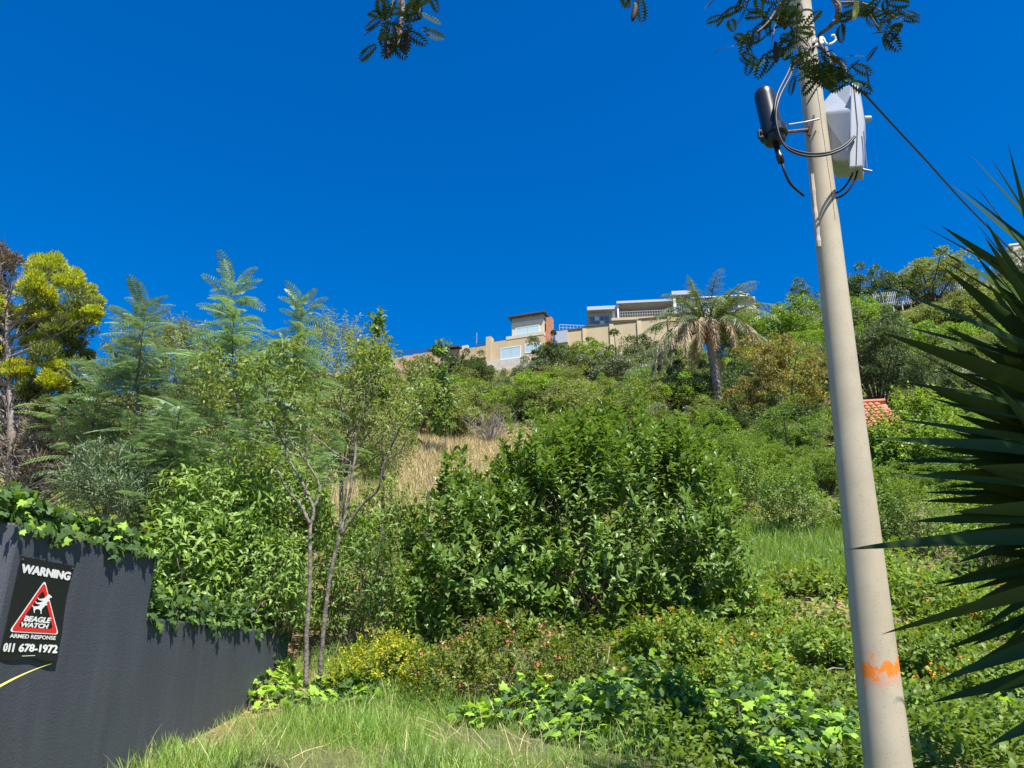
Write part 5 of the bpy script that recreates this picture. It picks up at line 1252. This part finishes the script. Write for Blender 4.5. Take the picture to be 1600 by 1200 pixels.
# ------------------------------------------------------------------ ivy
def ivy(label, pts, n, ll, nparts, new=.12, hang=0., mat='leaf_ivy', thick=.05, group='ivy', nv=None):
    """pts: function returning (pos, outward) samples"""
    P, O = pts(n); b = Vector(P.mean(0)); b.z = float(P[:, 2].min()); t = thing('ivy', label, 'ivy', b, group)
    pos = P + O * (rng.random((n, 1)) * thick) + rng.normal(0, .008, (n, 3))
    down = nrm(O * .7 - UP * (.5 + hang) + .55 * rng.normal(size=(n, 3))); up = nrm(O + UP * .9 + .35 * rng.normal(size=(n, 3)))
    ln = rng.uniform(ll[0], ll[1], n)
    if nv is not None:      # leaves lie along the wall face instead of standing out from it
        nv = np.array(nv); comp = down @ nv; cap = np.where(rng.random(n) < .10, .8, .12); down = nrm(down - nv * np.maximum(0, comp - cap)[:, None]); up = nrm(up + nv * .35 + .5 * rng.normal(size=(n, 3)))
        pos = P + rng.normal(0, .004, (n, 3))
    isnew = rng.random(n) < new
    idx_all = np.arange(n); parts = rng.choice(idx_all, size=min(nparts, n), replace=False); rest = np.ones(n, bool); rest[parts] = False
    pn = parts[isnew[parts]]; po = parts[~isnew[parts]]
    leaf_parts(t, TI, (pos, down, up, ln), M[mat], po); leaf_parts(t, TI, (pos, down, up, ln), M['leaf_ivy_new'], pn)
    for sel, m_, nm in ((rest & ~isnew, mat, 'leaf_mass'), (rest & isnew, 'leaf_ivy_new', 'young_leaf_mass')):
        if sel.sum():
            V, F = scatter(TI, pos[sel] - np.array(b), down[sel], up[sel], ln[sel]); o = mobj(nm, tri_mesh(nm, V, F), M[m_], t); o['kind'] = 'stuff'
    mb = MB(b)
    for i in range(24):
        a, c = rng.choice(n, 2, replace=False); k = np.argsort(((P - P[a]) ** 2).sum(1))[:25]; q = [Vector(P[j]) for j in sorted(k[::5], key=lambda j: P[j][0])]
        if len(q) > 2: mb.tube(q, .004, 4, cap=False)
    mb.build('vines', M['twig'], t)
def walltop(s0, s1, z, bulge, hang):
    def f(n):
        s = rng.uniform(s0, s1, n); v = rng.random(n); d = -.32 + .27 * rng.random(n) ** .8; zz = z + .03 + bulge * rng.random(n) * (1 - np.abs(d + .05) * 1.5)
        over = rng.random(n) < .07; lump = np.clip(np.sin(s * 9) * .5 + np.sin(s * 23 + 1) * .4 + .3, 0, 1)
        d = np.where(over, .006 + .014 * rng.random(n), d); zz = np.where(over, z + .03 - hang * rng.random(n) * lump, zz)
        P = np.stack([WX0 + WT[0]*s + WT[1]*d, WY0 + WT[1]*s - WT[0]*d, zz], 1); O = np.tile([WT[1] * .25, -.55, .7], (n, 1)); O[over] = (.35, -.2, -.1); return P, nrm(O)
    return f
ivy('ivy sprawling over the upper part of the dark wall above the sign', walltop(-.1, 1.35, 2.31, .14, .10), 1300, (.04, .075), 260, .14, nv=(.993, -.118, 0))
ivy('ivy hanging over the lower part of the dark wall', walltop(1.32, 3.7, 1.915, .18, .10), 1700, (.04, .075), 290, .08, nv=(.993, -.118, 0))
def retop(n):
    a = rng.random(n); x = WX0 - 3 * a; y = WY0 - .93 * a + .15 * rng.random(n); P = np.stack([x, y, 2.33 + .16 * rng.random(n)], 1); return P, nrm(np.tile([0, -.6, .8], (n, 1)))
ivy('ivy along the top of the wall at the left frame edge', retop, 500, (.05, .085), 60, .14)
def patch(cx, cy, rx, ry, h, y0=None):
    def f(n):
        a = rng.uniform(0, 6.28, n); r_ = np.sqrt(rng.random(n)); x = cx + rx * r_ * np.cos(a); y = cy + ry * r_ * np.sin(a)
        z = terrain(x, y) + h * (1 - r_ ** 2) * (.6 + .4 * np.sin(x * 7) * np.cos(y * 6)) * rng.uniform(.4, 1, n) + .03
        return np.stack([x, y, z], 1), nrm(np.stack([.3 * np.cos(a), -.5 + .3 * np.sin(a), np.full(n, .8)], 1))
    return f
def gp(px, py): q = hit(px, py); return q.x, q.y
def ivypatch(label, px, py, rx, ry, h, n, nparts, new, ll=(.05, .09)):
    x, y = gp(px, py); ivy(label, patch(x, y, rx, ry, h), n, ll, nparts, new, group='ivy on the bank')
ivypatch('bright young ivy at the foot of the lower wall by the grass', 408, 1085, .36, .34, .30, 260, 220, .7)
ivypatch('ivy around the base of the slim two-stemmed tree', 540, 1098, .50, .32, .30, 420, 200, .4)
ivypatch('ivy with bright new leaves below the pink-flowered shrub', 810, 1128, .50, .25, .34, 330, 200, .5)
ivypatch('large ivy patch spreading at the bottom left of the pole', 1000, 1135, .85, .75, .52, 1700, 300, .25)
ivypatch('ivy mixed with weeds in front of the pole', 1210, 1150, .65, .8, .42, 1100, 250, .3)
ivypatch('ivy on the bank right of the pole', 1500, 1130, .7, .8, .25, 700, 200, .35)

# ------------------------------------------------------------------ flowering shrubs on the bank
def blossoms(t, tips, frac, mat, name, size=(.02, .035), per=5, off=.02):
    b = np.array(t.location); k = tips[rng.random(len(tips)) < frac]; pos = np.repeat(k, per, 0) + rng.normal(0, .018, (len(k) * per, 3)) + UP * off; d = nrm(rnd_dir(len(pos)) + UP * .4)
    V, F = scatter(T_diamond(.8, 0, 0), pos - b, d, nrm(rnd_dir(len(pos)) * .5 + UP), rng.uniform(*size, len(pos))); o = mobj(name, tri_mesh(name, V, F), M[mat], t); o['kind'] = 'stuff'
x, y = gp(590, 1092); 
t, tips, _ = shrub('golden_shrub', 'golden yellow small-leaved shrub right of the slim stems', 'shrub', (x, y, tz(x, y)), [((x + .05, y, tz(x, y) + .28), (.34, .3, .30)), ((x - .17, y, tz(x, y) + .2), (.28, .25, .25))], 420, 9, .12, (.025, .045), TS, M['leaf_duranta'], M['twig'], nst=18, r0=.007, upb=.8)
x, y = gp(795, 1112)
t, tips, _ = shrub('pink_flowered_shrub', 'low shrub with pinkish flower heads and yellow sprays in front of glossy shrub', 'shrub', (x, y, tz(x, y)), [((x, y + .2, tz(x, y) + .35), (.52, .45, .42)), ((x - .45, y + .15, tz(x, y) + .25), (.42, .4, .30)), ((x + .42, y + .2, tz(x, y) + .25), (.42, .4, .36))], 760, 10, .13, (.03, .05), TS, M['leaf_abelia'], M['twig'], nst=26, r0=.007, upb=.6)
blossoms(t, tips, .09, 'flower_pink', 'flower_heads', (.02, .035), 7)
k = tips[(rng.random(len(tips)) < .28)]; fr = shoots(k, nrm(rnd_dir(len(k)) * .6 + UP), 10, .15, (.025, .045)); V, F = scatter(TS, fr[0] - np.array(t.location), fr[1], fr[2], fr[3]); mobj('yellow_sprays', tri_mesh('yellow_sprays', V, F), M['leaf_duranta'], t)['kind'] = 'stuff'
LA = [(1050, 1000, .55, .40, 'yellow-tipped lantana right below the glossy shrub', .30), (1160, 940, .60, .38, 'lantana between the glossy shrub and the pole', .14), (1250, 1010, .6, .36, 'lantana against the left edge of the pole', .14), (1270, 900, .6, .3, 'lantana behind the pole at mid height', .2),
      (1170, 1060, .55, .34, 'lantana with few flowers above the ivy left of the pole', .08), (1440, 930, .6, .45, 'orange flowered lantana right of the pole below the sword leaves', .3), (1540, 960, .6, .45, 'orange flowered lantana near the right edge', .3), (1450, 1030, .55, .38, 'leafy lantana low on the right of the pole', .18), (1560, 1080, .55, .38, 'leafy lantana in the lower right corner', .2),
      (640, 1040, .35, .3, 'small leafy weed clump between golden and pink-flowered shrubs', .05), (1380, 880, .5, .4, 'lantana directly right of the pole, below the dark bush', .2), (1100, 870, .45, .4, 'leafy lantana at the right foot of the glossy shrub', .12)]
for px, py, r_, h, lab, ff in LA:
    q = hit(px, py + 30); g = q.z
    t, tips, _ = shrub('lantana', lab, 'shrub', q, [((q.x, q.y, g + h * .45), (r_ * .75, r_ * .7, h * .7)), ((q.x - r_ * .5, q.y + .1, g + h * .3), (r_ * .5, r_ * .5, h * .5)), ((q.x + r_ * .5, q.y + .15, g + h * .35), (r_ * .5, r_ * .5, h * .55))],
        430, 9, .15, (.04, .075), TB, M['leaf_lantana'], M['twig'], nst=20, r0=.006, upb=.6, group='lantana shrubs on the bank')
    blossoms(t, tips, ff * .38, 'flower_orange', 'flower_heads', (.02, .036), 8)
    if ff == .30 and px == 1050:
        k = tips[(rng.random(len(tips)) < .4)]; fr = shoots(k, nrm(rnd_dir(len(k)) * .6 + UP), 8, .1, (.025, .045)); V, F = scatter(TS, fr[0] - np.array(t.location), fr[1], fr[2], fr[3]); mobj('yellow_sprays', tri_mesh('yellow_sprays', V, F), M['leaf_duranta'], t)['kind'] = 'stuff'
# wooden stake by the glossy shrub, fallen dry stick by the pole
p = at(668, 815, 10.5); g = tz(p.x, p.y); mb = MB((p.x, p.y, g)); tp = at(670, 768, 10.5); mb.tube([(p.x, p.y, g - .1), p, tp], [.03, .028, .025], 7, jit=.1); tag(mb.build('stake', M['wood_stake'], None, False, (p.x, p.y, g)), 'weathered wooden stake left of the glossy shrub', 'stake')
for i, (a, b_, lab) in enumerate((((1285, 1050), (1345, 1042), 'dry bent stick lying in the weeds left of the pole'), ((1290, 1080), (1318, 1045), 'short dry stick leaning in the weeds by the pole'))):
    q0 = hit(*a); q0 = q0 + Vector((0, 0, .15)); S = mpp(a[1], q0.y); q1 = at(*b_, q0.y + .1); mb = MB(q0); mb.tube([q0, q0.lerp(q1, .5) + Vector((0, 0, .02)), q1], [.009, .008, .005], 6); tag(mb.build('dry_stick', M['bark_dead'], None, False, q0), lab, 'stick')

# ------------------------------------------------------------------ overhanging tree above the camera
def build_overhead():
    b = Vector((3.6, -2.2, 0)); t = thing('overhanging_tree', 'tree standing over the viewer with pinnate leaves and dark pods hanging into the top', 'tree', b)
    mb = MB(b); crown = Vector((3.1, .4, 5.6)); fork = Vector((3.4, -1.6, 3.2))
    mb.tube(bez([b - Vector((0, 0, .2)), b + Vector((.05, .1, 1.5)), fork], 6), .17, 12)
    P, D = [], []
    def limb(pts, r0, leaf_from=.4, dens=26, vis=True):
        w_ = bez(pts, 8); n = len(w_); mb.tube(w_, [r0 * (1 - .88 * i / (n - 1)) for i in range(n)], 7)
        for i in range(int(n * leaf_from), n):
            for k in range((1 if random.random() < .85 else 2) if vis else 5):
                a = random.uniform(0, 6.28); P.append(w_[i] + Vector((random.gauss(0, .04), random.gauss(0, .04), random.gauss(0, .04)))); D.append(Vector((math.cos(a), math.sin(a), random.uniform(-.8, .3))))
        return w_
    # limbs dipping into view: over the pole, and the two drooping tips at left
    limb([fork, Vector((3.0, .6, 5.6)), at(1290, -160, 3.0), at(1310, 10, 3.1), at(1300, 38, 3.2), at(1278, 60, 3.3), at(1300, 95, 3.3)], .032, .90, 10)
    subs = [[at(1310, 5, 3.1), at(1345, 5, 3.05), at(1385, 20, 3.0), at(1415, 35, 3.0)], [at(1290, -60, 3.05), at(1230, -10, 3.0), at(1195, 40, 2.95), at(1140, 75, 2.9)], [at(1250, -40, 3.05), at(1215, 30, 3.0), at(1205, 75, 3.0)],
            [at(1278, 60, 3.3), at(1262, 85, 3.2), at(1258, 120, 3.2)], [at(1290, 75, 3.3), at(1300, 110, 3.25), at(1282, 125, 3.25)], [at(1300, 85, 3.3), at(1320, 105, 3.3), at(1322, 118, 3.3)], [at(1345, 5, 3.05), at(1378, 50, 3.05)],
            [at(1215, 10, 3.0), at(1240, 50, 3.05), at(1250, 90, 3.1)], [at(1200, -40, 3.), at(1170, 0, 2.95), at(1150, 15, 2.95)]]
    for sgm in subs: limb(sgm, .010, .25, 22)
    limb([fork, Vector((1.6, .3, 6.2)), at(760, -220, 2.9), at(640, -60, 2.9), at(628, 30, 2.9), at(622, 70, 2.9)], .05, .72, 24)
    limb([at(640, -60, 2.9), at(650, 0, 2.9), at(640, 45, 2.9)], .01, .4, 20); limb([at(640, -60, 2.9), at(615, 0, 2.9), at(605, 50, 2.9)], .01, .4, 22)
    limb([Vector((1.6, .3, 6.2)), at(960, -160, 3.0), at(995, -60, 3.0), at(992, -6, 3.0)], .03, .85, 14)
    nvis = len(P)
    # canopy over the sword-leaved plant
    for i in range(54):
        a = random.uniform(0, 6.28); e = Vector((3.3 + 1.25 * random.uniform(-1, 1), .65 + .85 * random.uniform(-1, 1), 5.8 + random.uniform(-.5, .7)))
        limb([fork, fork.lerp(e, .5) + Vector((0, 0, .4)), e], .03, .45, 24, False)
    mb.build('trunk', M['bark_grey'], t)
    P = np.array([tuple(p) for p in P]); D = np.array([tuple(d) for d in D]); n = len(P)
    T = T_comb(8, .36, .075, 58, .2, .016)
    ln = np.where(np.arange(n) < nvis, rng.uniform(.085, .135, n), rng.uniform(.25, .36, n))
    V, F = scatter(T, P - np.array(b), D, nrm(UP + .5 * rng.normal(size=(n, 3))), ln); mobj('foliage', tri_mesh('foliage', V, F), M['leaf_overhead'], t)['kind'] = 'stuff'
    def pod(px, py, px2, py2, y, mat='pod'):
        a, c = at(px, py, y), at(px2, py2, y); mb2 = MB(b); w_ = bez([a, a.lerp(c, .3) + Vector((.006, 0, 0)), a.lerp(c, .7) + Vector((.004, 0, 0)), c], 4); n2 = len(w_)
        mb2.tube(w_, [max(.003, .016 * math.sin(math.pi * min(1, .08 + .84 * i / (n2 - 1))) ** .6) for i in range(n2)], 9); mb2.build('pod', M[mat], t, True)
    pod(603, 60, 604, 90, 2.88); pod(617, 42, 615, 72, 2.86); pod(652, 5, 655, 30, 2.9); pod(635, 48, 632, 80, 2.9); pod(992, 5, 988, 32, 3.0); pod(1248, 2, 1247, 36, 2.98); pod(1211, 66, 1213, 97, 2.98); pod(1337, 0, 1334, 30, 2.95, 'pod_yellow'); pod(1228, 20, 1226, 45, 2.98)
build_overhead()
